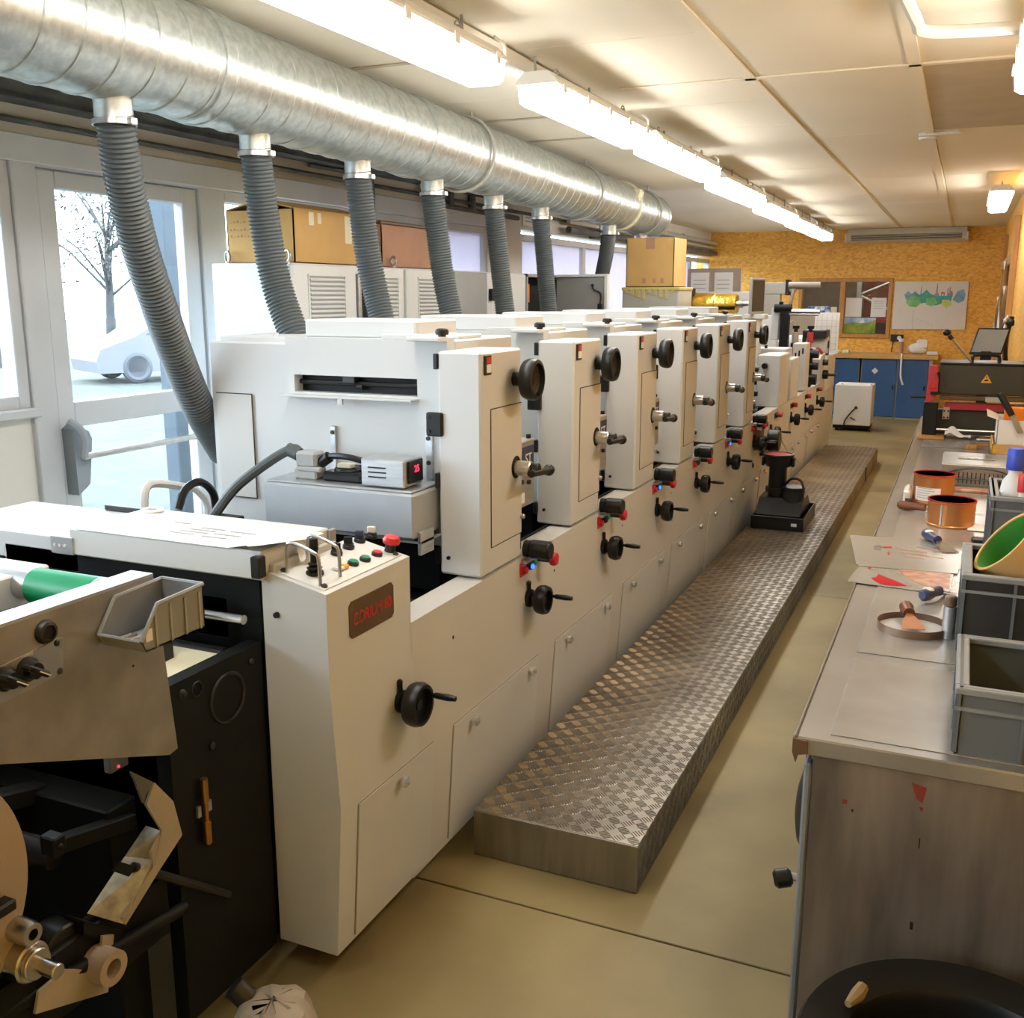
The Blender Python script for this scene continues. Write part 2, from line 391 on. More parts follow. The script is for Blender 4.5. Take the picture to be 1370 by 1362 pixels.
# back wall with the window into the next room
wx0, wx1, wz0, wz1 = -2.13, -1.0, 1.10, 1.80
w = MB()
w.box((XL - 0.2, YB, 0), (wx0, YB + 0.1, ZC + 0.02)); w.box((wx1, YB, 0), (XR + 0.1, YB + 0.1, ZC + 0.02))
w.box((wx0, YB, 0), (wx1, YB + 0.1, wz0)); w.box((wx0, YB, wz1), (wx1, YB + 0.1, ZC + 0.02))
struct('wall_back', w, M_OSB)
w = MB(); w.box((XR, YF, 0), (XR + 0.1, YB + 0.1, ZC + 0.02)); struct('wall_right', w, M_OSB)
struct('wall_front', MB().box((XL - 0.2, YF - 0.1, 0), (XR + 0.1, YF, ZC + 0.1)), M_WALL)
# timber posts on the right wall
for i, (y, d) in enumerate(((11.7, 0.045), (10.1, 0.05), (13.2, 0.04))):
    struct('trim_%d' % (i + 2), MB().box((XR - d, y - 0.05, 0), (XR, y + 0.05, 2.3 if i else 1.95), 0.004), M_WOOD)
struct('trim_5', MB().box((XR - 0.05, 10.1, 1.90), (XR, 13.2, 1.99), 0.004), M_WOOD)
# next room
w = MB(); w.box((-3.2, 17.6, 0), (0.3, 17.7, 2.6)); w.box((-3.3, YB + 0.1, 0), (-3.2, 17.7, 2.6)); w.box((0.3, YB + 0.1, 0), (0.4, 17.7, 2.6))
w.box((-3.3, YB + 0.1, 2.5), (0.4, 17.7, 2.6)); w.box((-3.3, YB + 0.1, -0.1), (0.4, 17.7, 0)); struct('wall_beyond', w, M_ROOM)

struct('fill_lamp_beyond', MB().box((-1.9, 15.9, 2.38), (-0.7, 16.02, 2.44), 0.01), M_DIFF)  # unseen light source added to brighten the next room
# ---- glazing
def frame_rect(mb, x0, x1, ya, yb, za, zb, t, bev=0.004):
    mb.box((x0, ya, za), (x1, ya + t, zb), bev); mb.box((x0, yb - t, za), (x1, yb, zb), bev)
    mb.box((x0, ya + t, za), (x1, yb - t, za + t), bev); mb.box((x0, ya + t, zb - t), (x1, yb - t, zb), bev)
def win_left(name, ya, yb, za, zb, mull, blind=()):
    f = MB(); frame_rect(f, XL - 0.07, XL + 0.01, ya, yb, za, zb, 0.055)
    o = struct(name, f, M_GREYW)
    es = [ya] + list(mull) + [yb]
    for y in mull: obj('mullion', MB().box((XL - 0.07, y - 0.045, za + 0.05), (XL + 0.012, y + 0.045, zb - 0.05), 0.004), M_GREYW, o)
    for i, (a, b) in enumerate(zip(es, es[1:])):
        obj('pane', MB().box((XL - 0.035, a + 0.045, za + 0.05), (XL - 0.029, b - 0.045, zb - 0.05)), M_GLASS, o)
        if i in blind: obj('blind', MB().box((XL - 0.024, a + 0.05, za + 0.05), (XL - 0.02, b - 0.05, zb - 0.052)), M_BLIND, o, label='pale lavender blind')
    return o
win_left('window_1', -4.0, 2.93, 1.17, 2.16, (-2.6, -1.2, 0.2, 1.55))
win_left('window_2', 4.14, 7.24, 0.95, 2.13, (5.45, 6.35), (1, 2))
win_left('window_3', 7.88, 11.0, 0.95, 2.12, (9.43,), (0, 1))
win_left('window_4', 12.6, 14.7, 0.95, 2.12, (13.6,), (0,))
struct('sill_left', MB().box((XL - 0.02, -4.0, 1.135), (XL + 0.05, 2.95, 1.175), 0.006), M_GREYW)
# glazed door
d = MB(); d.box((XL - 0.1, 2.93, 0), (XL + 0.025, 3.05, 2.16), 0.005); d.box((XL - 0.1, 3.99, 0), (XL + 0.025, 4.14, 2.16), 0.005); d.box((XL - 0.1, 3.05, 2.12), (XL + 0.02, 3.99, 2.16))
struct('trim_6', d, M_GREYW, label=None)
lf = MB(); x0, x1 = XL - 0.045, XL + 0.012
lf.box((x0, 3.055, 0.01), (x1, 3.145, 2.115), 0.005); lf.box((x0, 3.885, 0.01), (x1, 3.985, 2.115), 0.005)
for za, zb in ((0.01, 0.16), (1.07, 1.175), (2.045, 2.115)): lf.box((x0, 3.145, za), (x1, 3.885, zb), 0.004)
door = struct('door_1', lf, M_GREYW)
obj('pane', MB().box((XL - 0.02, 3.14, 1.17), (XL - 0.014, 3.89, 2.05)), M_GLASS, door)
obj('pane', MB().box((XL - 0.02, 3.14, 0.15), (XL - 0.014, 3.89, 1.08)), M_GLASS, door)
b = MB(); b.prism([(3.07, 0.79), (3.135, 0.83), (3.165, 1.02), (3.15, 1.055), (3.09, 1.085), (3.065, 1.07)], 'x', XL + 0.012, XL + 0.075)
obj('latch_box', b, mat('grey_latch', (0.30, 0.34, 0.38), 0.5), door)
b = MB(); b.tube(bez([onx(92, 565, XL + 0.07), onx(106, 574, XL + 0.11), onx(113, 590, XL + 0.12), onx(112, 612, XL + 0.12)], 6), 0.019, 8)
obj('push_arm', b, MATS['grey_latch'], door)
obj('push_bar', MB().cyl(onx(112, 611, XL + 0.12), Vector((XL + 0.12, 4.0, onx(112, 611, XL + 0.12).z)), 0.014, n=12), M_STEEL, door, label='bright steel push bar')
obj('bar_bracket', MB().box((XL + 0.0, 3.94, 0.84), (XL + 0.14, 3.99, 0.95), 0.01), M_GREYW, door)
# window into the next room, in the back wall
f = MB(); t = 0.05
f.box((wx0 - t, YB - 0.03, wz0 - t), (wx0, YB + 0.1, wz1 + t), 0.004); f.box((wx1, YB - 0.03, wz0 - t), (wx1 + t, YB + 0.1, wz1 + t), 0.004)
f.box((wx0, YB - 0.03, wz0 - t), (wx1, YB + 0.1, wz0), 0.004); f.box((wx0, YB - 0.03, wz1), (wx1, YB + 0.1, wz1 + t), 0.004)
wi = struct('window_5', f, M_WOOD)
obj('mullion', MB().box((-1.625, YB - 0.03, wz0), (-1.56, YB + 0.1, wz1), 0.004), M_WOOD, wi)
for a, b_ in ((wx0, -1.625), (-1.56, wx1)): obj('pane', MB().box((a, YB + 0.03, wz0), (b_, YB + 0.036, wz1)), M_GLASS, wi)

# ================================================================== outdoors, washed out beyond the glass
struct('lawn', MB().box((-60, -40, -0.25), (XL - 0.2, 60, -0.1)), M_GRASS)
struct('pillar_outdoor', MB().box((-5.64, 6.0, -0.1), (-5.5, 6.6, 3.4), 0.01), M_PILL)
cp = onz(203, 512, -0.1)
ct = thing('car', 'pale car parked on the lawn beyond the glazed door', 'car', (cp.x, cp.y, -0.1))
cd = Vector((-0.45, -0.89, 0)).normalized(); cn = Vector((cd.y, -cd.x, 0))     # nose towards cd
if cn.dot(Vector((-cp.x, -cp.y, 0))) < 0: cn = -cn
def carp(u, z, v): return Vector((cp.x, cp.y, -0.1)) + cd * u + cn * (v - 0.85) + Vector((0, 0, z))
prof = [(1.0, 0.22), (1.05, 0.45), (0.95, 0.68), (0.25, 0.92), (-0.55, 1.42), (-1.9, 1.46), (-2.7, 1.02), (-3.2, 0.95), (-3.25, 0.4), (-3.1, 0.22)]
b = MB(); n = len(prof)
vs = [carp(u, z, 0.85) for u, z in prof] + [carp(u, z, -0.85) for u, z in prof]
b.add(vs, [tuple(range(n)), tuple(range(2 * n - 1, n - 1, -1))] + [(i, (i + 1) % n, n + (i + 1) % n, n + i) for i in range(n)])
obj('body', b, M_CAR, ct)
b = MB(); g = [(0.05, 0.95), (-0.6, 1.36), (-1.85, 1.39), (-2.5, 1.0)]
b.add([carp(u, z, 0.86) for u, z in g] + [carp(u, z, 0.84) for u, z in g], [(0, 1, 2, 3), (7, 6, 5, 4), (0, 1, 5, 4), (1, 2, 6, 5), (2, 3, 7, 6), (3, 0, 4, 7)]); obj('side_window', b, M_PILLW, ct)
for u in (0.25, -2.35):
    for v in (0.80, -0.80):
        b = MB(); q = carp(u, 0.31, v); b.torus(q, cn, 0.24, 0.075, 24, 8); b.cyl(q - cn * 0.03, q + cn * 0.05, 0.2, n=16); obj('wheel', b, [M_PILLW], ct)
b = MB(); b.box((-0.2, -0.02, 0), (0.2, 0.02, 0.1)); 
b.v = [carp(0.98, 0.62 + p.z * 0.8, p.x * 1.2 + 0.45) + cd * p.y for p in b.v]; obj('headlamp', b, M_TRANS, ct)
def tree(px, py, h, r, seed, label):
    rr = random.Random(seed); p0 = onz(px, py, -0.1)
    t = thing('tree', label, 'tree', p0, 'trees beyond the door')
    b = MB(); tops = []
    b.tube([p0, p0 + Vector((0.1, 0, h * 0.3)), p0 + Vector((0, 0.15, h * 0.6))], [0.16, 0.12, 0.07], 8)
    for i in range(14):
        s0 = p0 + Vector((0.03, 0.05, h * rr.uniform(0.25, 0.6))); a = rr.uniform(0, 2 * PI)
        e = s0 + Vector((math.cos(a) * r * rr.uniform(.5, 1), math.sin(a) * r * rr.uniform(.5, 1), rr.uniform(0.1, 0.4) * h))
        m_ = (s0 + e) / 2 + Vector((0, 0, 0.2)); b.tube([s0, m_, e], [0.05, 0.03, 0.012], 5); tops += [m_, e]
    obj('trunk', b, M_BARK, t)
    l = MB()
    for i in range(1500):
        c = rr.choice(tops) + Vector((rr.gauss(0, .45), rr.gauss(0, .45), rr.gauss(0, .35)))
        a = Vector((rr.uniform(-1, 1), rr.uniform(-1, 1), rr.uniform(-1, 1))).normalized(); u = a.orthogonal().normalized(); s_ = rr.uniform(0.03, 0.08)
        l.add([c - u * s_, c - a * s_ * .5, c + u * s_, c + a * s_ * .5], [(0, 1, 2, 3)])
    o = obj('foliage', l, M_LEAF, t); o['kind'] = 'stuff'
tree(150, 472, 6.0, 2.4, 3, 'leafy tree behind the pale car beyond the door')
tree(-6, 492, 5.2, 1.9, 5, 'leafy tree beyond the narrow window left of the door')
# ================================================================== printing press
FXP = -1.25                                   # operator-side face
press = thing('printing_press', 'long off-white label printing press with six tall printing units in a row', 'printing press', (-1.8, 6.2, 0))
Y0, Y1 = 1.79, 11.2
# operator-side frame with its knee-shaped section
prof = [(FXP, 0.79), (FXP, 0.755), (FXP + 0.018, 0.45), (FXP - 0.008, 0.055), (FXP - 0.03, 0.055), (FXP - 0.05, 0.45), (FXP - 0.09, 0.755), (FXP - 0.09, 0.79)]
sf = obj('side_frame', MB().prism([(x, z) for x, z in prof], 'y', Y0 + 0.37, Y1), M_PRESS2, press, smooth=20)
fx0, fx1 = -2.36, -2.28
obj('rear_frame', MB().box((fx0, Y0, 0.05), (fx1, Y1, 0.86), 0.006), M_PRESS2, press)
b = MB(); b.box((fx1, 2.25, 0.08), (FXP - 0.10, Y1 - 0.1, 0.68)); b.box((fx1, 1.80, 0.08), (-1.46, 2.25, 0.62))
obj('inner_machinery', b, M_DARK, press, label='black inner machinery')
for k in range(9):
    b = MB(); y = 2.33 + 0.77 * k if k < 6 else 6.9 + 0.9 * (k - 6)
    b.cyl((fx1, y + 0.05, 0.73), (FXP - 0.1, y + 0.05, 0.73), 0.045, n=16); b.cyl((fx1, y + 0.17, 0.70), (FXP - 0.1, y + 0.17, 0.70), 0.03, n=12)
    obj('roller', b, M_IRON, press)
for y in (2.2, 4.6, 7.0, 9.4, 11.05):
    obj('foot', MB().box((-2.3, y - 0.06, 0), (-1.32, y + 0.06, 0.09), 0.004), M_DARK, press)
# frame joint covers: upright seams between frame sections
def lowx(z):                                    # face of the lower skirt
    return FXP - 0.008 + (z - 0.055) / 0.395 * 0.026
def panel(ya, yb, za=0.072, zb=0.428, knobs=()):
    b = MB(); bv = 0.002; t = 0.004
    q = [(lowx(za), ya, za), (lowx(za), yb, za), (lowx(zb), yb, zb), (lowx(zb), ya, zb)]
    b.slab([Vector(p) - Vector((0.006, 0, 0)) for p in q], 0.006 + t, (1, 0, 0))
    o = obj('access_panel', b, M_PRESS, press)
    g = MB()
    for (a1, a2) in (((ya, za), (ya, zb)), ((yb, za), (yb, zb)), ((ya, zb), (yb, zb)), ((ya, za), (yb, za))):
        p = Vector((lowx(a1[1]) - 0.002, a1[0], a1[1])); q2 = Vector((lowx(a2[1]) - 0.002, a2[0], a2[1]))
        g.tube([p, q2], 0.0030, 6)
    obj('panel_gap', g, M_GAPL, o, label='dark gap around the panel')
    for y in knobs:
        z = zb - 0.03; x = lowx(z) + t
        obj('panel_knob', MB().lathe([(0.006, 0), (0.007, 0.006), (0.016, 0.009), (0.015, 0.018), (0.007, 0.024), (0.0001, 0.025)], (x, y, z), (1, 0, 0), 14), M_CHROME, o)
    return o
panel(1.865, 2.245, knobs=(2.06,))
ends = [2.36 + 0.78 * k for k in range(11)]
for k in range(10):
    a = ends[k]; e = a + 0.63
    panel(a, e, knobs=(a + 0.115, a + 0.55))
for k in range(10):
    y = ends[k] + 0.705
    obj('frame_seam', MB().slab([(FXP + 0.0004, y, 0.45), (FXP + 0.0004, y + 0.002, 0.45), (FXP + 0.0004, y + 0.002, 0.785), (FXP + 0.0004, y, 0.785)], -0.002, (1, 0, 0)), M_GAP, sf)
for i, y in enumerate((2.39, 3.16, 3.93, 4.70, 5.48)):
    obj('plug', MB().lathe([(0.008, 0), (0.008, 0.003), (0.005, 0.005), (0.0001, 0.005)], (FXP, y, 0.678), (1, 0, 0), 12), M_BLACK, sf)

# ---- printing unit (first one modelled, five copies)
def crank(y, z, x=FXP, rw=0.047, ha=0.15, parent=None, name='crank_wheel'):
    b = MB(); X = Vector((1, 0, 0))
    b.lathe([(0.030, 0), (0.030, 0.02), (0.022, 0.024), (0.022, 0.045)], (x, y, z), X, 18)
    b.lathe([(0.014, 0.04), (rw - 0.012, 0.048), (rw - 0.004, 0.040), (rw, 0.048), (rw + 0.002, 0.064), (rw - 0.003, 0.078), (rw - 0.012, 0.078), (rw - 0.014, 0.062), (0.016, 0.058), (0.014, 0.066), (0.0001, 0.066)], (x, y, z), X, 24)
    hy, hz = y + rw * 0.75 * math.cos(ha), z + rw * 0.75 * math.sin(ha)
    b.lathe([(0.004, 0.06), (0.005, 0.085), (0.008, 0.09), (0.0095, 0.125), (0.007, 0.148), (0.0001, 0.150)], (x, hy, hz), X, 12)
    b.cyl((x + 0.012, y - 0.005, z + 0.028), (x + 0.012, y - 0.005, z + 0.05), 0.007, n=8); b.sph((x + 0.012, y - 0.005, z + 0.054), 0.008, n=8, m=6)
    return obj(name, b, M_BLACK, parent or press)
y = 2.588; ypf = y + 0.085
unit = MB()
unit.box((-2.29, ypf + 0.05, 0.80), (-1.402, y + 0.56, 1.488), 0.005)            # body
unit.box((-2.31, ypf + 0.02, 0.62), (-1.98, y + 0.53, 1.470), 0.005)             # lower left shoulder
sx0, sx1, sz0, sz1 = -1.955, -1.505, 1.318, 1.372
unit.box((-1.985, ypf, 0.86), (-1.402, ypf + 0.05, sz0), 0.0); unit.box((-1.985, ypf, sz1), (-1.402, ypf + 0.05, 1.490), 0.0)
unit.box((-1.985, ypf, sz0), (sx0, ypf + 0.05, sz1)); unit.box((sx1, ypf, sz0), (-1.402, ypf + 0.05, sz1))
unit.mt(1).box((sx0, ypf + 0.045, sz0), (sx1, ypf + 0.052, sz1)); unit.box((-2.25, ypf + 0.04, 0.70), (-1.46, y + 0.5, 0.86))
unit = obj('print_unit', unit, [M_PRESS, M_DARK], press)
def U(name, b, m, **k): return obj(name, b, m, unit, **k)
b = MB(); b.box((sx0 - 0.03, ypf - 0.05, sz0 - 0.012), (sx1 + 0.005, ypf, sz0 - 0.006), 0.001); b.box((-1.76, ypf - 0.05, sz0 - 0.03), (-1.745, ypf - 0.04, sz0 - 0.006))
U('slot_flap', b, M_PRESS)
b = MB(); b.box((-1.78, ypf + 0.01, sz1 - 0.022), (-1.735, ypf + 0.04, sz1), 0.002); b.cyl((-1.735, ypf + 0.03, sz0 + 0.02), (-1.715, ypf + 0.03, sz0 + 0.02), 0.01, n=10); b.cyl((sx0, ypf + 0.035, sz0 + 0.03), (sx1, ypf + 0.035, sz0 + 0.03), 0.008, n=8)
U('slot_bar', b, M_IRON)
b = MB(); b.box((-1.935, ypf + 0.04, 1.488), (-1.53, y + 0.40, 1.545), 0.006); b.box((-1.63, ypf + 0.005, 1.488), (-1.50, ypf + 0.04, 1.505), 0.003); b.box((-1.545, ypf + 0.02, 1.488), (-1.50, y + 0.35, 1.502), 0.003)
U('top_cover', b, M_PRESS)
b = MB(); b.box((-1.51, y + 0.03, 1.487), (-1.40, y + 0.13, 1.50), 0.003); b.box((-1.50, y + 0.20, 1.487), (-1.42, y + 0.36, 1.50), 0.003)
U('hinge_arm', b, M_PRESS)
b = MB(); b.cyl((-1.415, y + 0.08, 1.499), (-1.415, y + 0.08, 1.507), 0.012, n=12); b.lathe([(0.019, 0.006), (0.021, 0.012), (0.019, 0.021), (0.012, 0.024), (0.0001, 0.024)], (-1.415, y + 0.08, 1.50), (0, 0, 1), 14)
U('top_knob', b, M_IRON)
b = MB(); b.box((-2.20, ypf + 0.1, 1.47), (-2.08, ypf + 0.2, 1.488), 0.003); b.cyl((-2.13, ypf + 0.15, 1.488), (-2.13, ypf + 0.15, 1.495), 0.008, n=8); U('vent_cap', b, M_PRESS2)
b = MB(); b.box((-1.402, y + 0.10, 0.80), (-1.39, y + 0.27, 1.44)); U('hinge_gap', b, M_DARK, label='black hinge gap')
b = MB(); b.box((-1.39, y, 0.797), (FXP, y + 0.29, 1.462), 0.007); U('column_cover', b, M_PRESS)
# service door on the column, proud with its shadow gap
b = MB(); b.box((FXP - 0.001, y + 0.065, 0.878), (FXP + 0.0025, y + 0.288, 1.292), 0.001); U('service_door', b, M_PRESS2)
b = MB()
for p, q in (((y + 0.064, 0.877), (y + 0.064, 1.293)), ((y + 0.064, 1.293), (y + 0.288, 1.293)), ((y + 0.064, 0.877), (y + 0.288, 0.877))):
    b.tube([(FXP + 0.0002, p[0], p[1]), (FXP + 0.0002, q[0], q[1])], 0.0022, 5)
U('door_gap', b, M_GAP)
b = MB(); b.box((-1.425, y - 0.012, 1.215), (-1.372, y + 0.012, 1.285), 0.004); b.cyl((-1.415, y - 0.016, 1.23), (-1.415, y - 0.01, 1.23), 0.006, n=8); b.cyl((-1.415, y - 0.016, 1.27), (-1.415, y - 0.01, 1.27), 0.006, n=8)
U('latch', b, M_BLACK)
b = MB(); b.box((-1.402, y - 0.004, 1.41), (-1.388, y + 0.09, 1.455), 0.002)
U('hinge', b, M_BLACK)
for z_ in (1.06, 0.83): U('hinge', MB().box((-1.402, y - 0.004, z_), (-1.388, y + 0.09, z_ + 0.045), 0.002), M_BLACK)
b = MB(); X = Vector((1, 0, 0)); hy, hz = y + 0.235, 1.37
b.lathe([(0.022, 0), (0.022, 0.05), (0.016, 0.05)], (FXP, hy, hz), X, 16)
b.lathe([(0.014, 0.035), (0.045, 0.05), (0.050, 0.038), (0.058, 0.038), (0.063, 0.050), (0.064, 0.066), (0.060, 0.078), (0.050, 0.080), (0.046, 0.066), (0.020, 0.058), (0.014, 0.060), (0.0001, 0.060)], (FXP, hy, hz), X, 28)
U('handwheel', b, M_BLACK)
b = MB(); b.box((FXP, y + 0.018, 1.395), (FXP + 0.006, y + 0.062, 1.452), 0.002); b.mt(1).box((FXP + 0.006, y + 0.026, 1.428), (FXP + 0.0075, y + 0.056, 1.446)); b.mt(2).box((FXP + 0.006, y + 0.026, 1.402), (FXP + 0.0075, y + 0.056, 1.426))
U('unit_label', b, [M_IRON, M_RED, M_PAPER], label='small red and white plate')
b = MB(); b.cyl((FXP + 0.0, y + 0.245, 1.095), (FXP + 0.003, y + 0.245, 1.095), 0.036, n=20); U('shaft_hole', b, M_DARK)
b = MB(); b.cyl((FXP, y + 0.245, 1.093), (FXP + 0.055, y + 0.245, 1.093), 0.024, n=20, bev=0.003); U('shaft', b, M_STEEL)
b = MB(); b.cyl((FXP + 0.055, y + 0.245, 1.093), (FXP + 0.08, y + 0.245, 1.093), 0.019, n=16, bev=0.002); b.cyl((FXP + 0.07, y + 0.20, 1.086), (FXP + 0.07, y + 0.34, 1.075), 0.013, n=12, bev=0.004); b.sph((FXP + 0.07, y + 0.35, 1.074), 0.019, (1, 1.2, 1))
U('locking_handle', b, M_BLACK)
b = MB(); b.cyl((FXP, y + 0.285, 0.93), (FXP + 0.014, y + 0.285, 0.93), 0.008, n=10, bev=0.002); U('door_screw', b, M_STEEL)
b = MB(); b.cyl((FXP, y + 0.325, 0.815), (FXP + 0.02, y + 0.325, 0.815), 0.028, n=18); b.cyl((FXP + 0.02, y + 0.325, 0.815), (FXP + 0.09, y + 0.325, 0.815), 0.031, n=22, bev=0.005); U('round_knob', b, M_BLACK)
b = MB(); b.box((FXP, y + 0.29, 0.772), (FXP + 0.02, y + 0.37, 0.782)); U('knob_bracket', b, M_ALU)
b = MB(); b.box((FXP, y + 0.278, 0.728), (FXP + 0.006, y + 0.322, 0.775), 0.002); b.cyl((FXP + 0.006, y + 0.30, 0.748), (FXP + 0.018, y + 0.30, 0.748), 0.011, n=12); U('stop_plate', b, M_RED)
b = MB(); b.cyl((FXP, y + 0.343, 0.752), (FXP + 0.016, y + 0.343, 0.752), 0.013, n=14); b.mt(1).cyl((FXP + 0.016, y + 0.343, 0.752), (FXP + 0.022, y + 0.343, 0.752), 0.008, n=12); U('lit_button', b, [M_NAVY, M_LEDB], label='button lit blue')
b = MB(); b.cyl((FXP, y + 0.383, 0.757), (FXP + 0.016, y + 0.383, 0.757), 0.012, n=14, bev=0.002); U('start_button', b, M_GREEN)
b = MB(); b.cyl((FXP, y + 0.44, 0.757), (FXP + 0.045, y + 0.44, 0.757), 0.014, n=14); b.mt(1).lathe([(0.012, 0.042), (0.022, 0.046), (0.024, 0.055), (0.020, 0.066), (0.0001, 0.070)], (FXP, y + 0.44, 0.757), X, 18); U('emergency_stop', b, [M_IRON, M_RED], label='red mushroom button')
crank(y + 0.335, 0.645, parent=unit)
b = MB(); b.cyl((-1.36, y - 0.0, 0.85), (-1.36, y - 0.006, 0.85), 0.006, n=8); U('screw', b, M_BLACK)
b = MB(); b.box((-1.33, y + 0.30, 0.80), (FXP - 0.09, y + 0.72, 0.802)); U('gap_floor', b, M_DARK)
# copies
dys = [0.0, 0.755, 1.515, 2.265, 3.045, 3.855]
units = [unit] + [copy_tree(unit, (0, d, 0), press) for d in dys[1:]]
for k in (1, 3, 5):
    for ch in units[k].children:
        if ch.name.startswith('lit_button'):
            me = ch.data.copy(); me.materials[1] = M_NAVY; ch.data = me; ch['label'] = 'unlit button'
# extra fittings on single units
b = MB(); b.box((-2.285, ypf + 0.013, 0.95), (-2.14, ypf + 0.022, 1.30), 0.001); obj('side_panel', b, M_PRESS2, unit)
b = MB()
for p, q in (((-2.285, 1.30), (-2.138, 1.30)), ((-2.138, 1.30), (-2.138, 0.95)), ((-2.285, 0.95), (-2.138, 0.95))): b.tube([(p[0], ypf + 0.014, p[1]), (q[0], ypf + 0.014, q[1])], 0.002, 5)
obj('side_panel_gap', b, M_GAP, unit)
for k, (dy, lit) in enumerate(((0.0, 1), (0.755, 0), (1.515, 0))):
    yb_ = y + dy + 0.335
    b = MB(); b.box((-1.385, yb_, 0.935), (-1.285, yb_ + 0.145, 1.155), 0.004)
    o = obj('control_box', b, M_ALU, press, label='small grey control box between the columns')
    b = MB(); b.box((-1.285, yb_ + 0.045, 1.05), (-1.283, yb_ + 0.135, 1.135)); obj('badge', b, M_NAVY, o)
    text('lettering', 'ST', 0.05, (-1.2825, yb_ + 0.09, 1.092), FX, M_PAPER, o)
    b = MB(); b.box((-1.285, yb_ + 0.02, 0.95), (-1.283, yb_ + 0.06, 0.985)); obj('sticker', b, M_PAPER, o)
    b = MB(); b.cyl((-1.285, yb_ + 0.03, 1.025), (-1.275, yb_ + 0.03, 1.025), 0.008, n=10); b.cyl((-1.285, yb_ + 0.09, 1.015), (-1.275, yb_ + 0.09, 1.015), 0.008, n=10); b.cyl((-1.30, yb_ + 0.13, 1.155), (-1.30, yb_ + 0.13, 1.168), 0.008, n=10); obj('small_knob', b, M_IRON, o)
    b = MB(); b.box((-1.40, yb_ + 0.02, 0.79), (-1.30, yb_ + 0.07, 0.94)); obj('box_mount', b, M_DARK, o)

# ---- console at the near end
cx0, cx1, cy0, cy1 = -1.425, FXP, Y0, 2.162
b = MB()
fr = [(cx0, 0.06), (FXP - 0.008, 0.06), (FXP + 0.018, 0.45), (FXP, 0.755), (FXP, 0.968), (-1.405, 1.002), (cx0, 1.0)]
b.prism(fr, 'y', cy0, cy1)
con = obj('console', b, M_PRESS, press, smooth=15)
def topz(x): return 0.968 + (FXP - x) / 0.155 * 0.034
def ctop(x, yy): return Vector((x, yy, topz(x)))
NT = Vector((0.034, 0, 0.155)).normalized()
b = MB(); b.slab([ctop(-1.395, 1.805), ctop(-1.265, 1.805), ctop(-1.265, 2.15), ctop(-1.395, 2.15)], 0.003, NT); obj('top_plate', b, M_CAB, con)
def on(x, yy): return ctop(x, yy) + NT * 0.003
for x, yy in ((-1.385, 1.82), (-1.275, 1.82), (-1.275, 2.135)):
    obj('screw', MB().lathe([(0.007, 0), (0.008, 0.003), (0.004, 0.007), (0.0001, 0.007)], on(x, yy), NT, 10), M_IRON, con)
def selector(x, yy, m):
    b = MB(); p = on(x, yy); b.lathe([(0.015, 0), (0.015, 0.008), (0.012, 0.010), (0.012, 0.014), (0.0001, 0.014)], p, NT, 16)
    b.mt(1).box(p + Vector((-0.011, -0.004, 0.012)), p + Vector((0.011, 0.004, 0.030)), 0.002, rot=Matrix.Rotation(0.5, 3, 'Z')); obj('selector_switch', b, [M_BLACK, m], con)
for px_, py_, m in ((450, 744, M_BLACK), (466, 736, M_BLACK), (481, 728, M_NAVY), (497, 722, M_TRANS)):
    p = onz(px_, py_ + 4, 0.985); selector(max(p.x, -1.385), p.y, m)
for px_, py_, m in ((472, 757, M_GREEN), (488, 751, M_GREEN), (504, 744, M_RED)):
    p = onz(px_, py_, 0.98); b = MB(); q = on(p.x, p.y); b.lathe([(0.014, 0), (0.014, 0.007), (0.0001, 0.007)], q, NT, 16); b.mt(1).lathe([(0.011, 0.006), (0.011, 0.011), (0.0001, 0.012)], q, NT, 16); obj('push_button', b, [M_IRON, m], con, label=('red' if m is M_RED else 'green') + ' push button')
p = onz(521, 738, 0.98); q = on(p.x, p.y); b = MB(); b.lathe([(0.014, 0), (0.013, 0.022), (0.0001, 0.022)], q, NT, 16); b.mt(1).lathe([(0.012, 0.02), (0.021, 0.023), (0.023, 0.030), (0.019, 0.040), (0.0001, 0.043)], q, NT, 20); obj('emergency_stop', b, [M_IRON, M_RED], con, label='red mushroom button')
p = onz(456, 766, 0.975); q = on(p.x, p.y); b = MB(); b.box(q + Vector((-0.012, -0.022, 0)), q + Vector((0.012, 0.0, 0.008)), 0.002); b.mt(1).box(q + Vector((-0.012, 0.001, 0)), q + Vector((0.012, 0.02, 0.008)), 0.002); obj('key_buttons', b, [M_PAPER, M_YELLOW], con, label='white and yellow buttons')
p = onz(421, 770, 0.985); q = on(p.x, p.y); b = MB(); b.lathe([(0.022, 0), (0.020, 0.008), (0.014, 0.010), (0.019, 0.016), (0.012, 0.020), (0.016, 0.026), (0.009, 0.030), (0.009, 0.055), (0.011, 0.06), (0.010, 0.085), (0.0001, 0.087)], q, (0, 0, 1), 14); obj('joystick', b, M_BLACK, con)
for dy in (-0.045, 0.035):
    a = on(q.x - 0.045, q.y + dy); e = on(q.x + 0.045, q.y + dy)
    obj('guard_hoop', MB().tube(bez([a, a + Vector((0.002, 0, 0.055)), a + Vector((0.016, 0, 0.072)), e + Vector((-0.016, 0, 0.075)), e + Vector((-0.002, 0, 0.06)), e], 5), 0.0042, 8), M_STEEL, con)
b = MB(); b.prism([(1.877, 0.845), (1.888, 0.835), (2.065, 0.835), (2.075, 0.845), (2.075, 0.915), (2.065, 0.925), (1.888, 0.925), (1.877, 0.915)], 'x', FXP, FXP + 0.003)
npl = obj('name_plate', b, M_RUST, con)
text('lettering', 'CORIUM 60', 0.042, (FXP + 0.0032, 1.976, 0.878), FX, M_RED, con, sx=0.80)
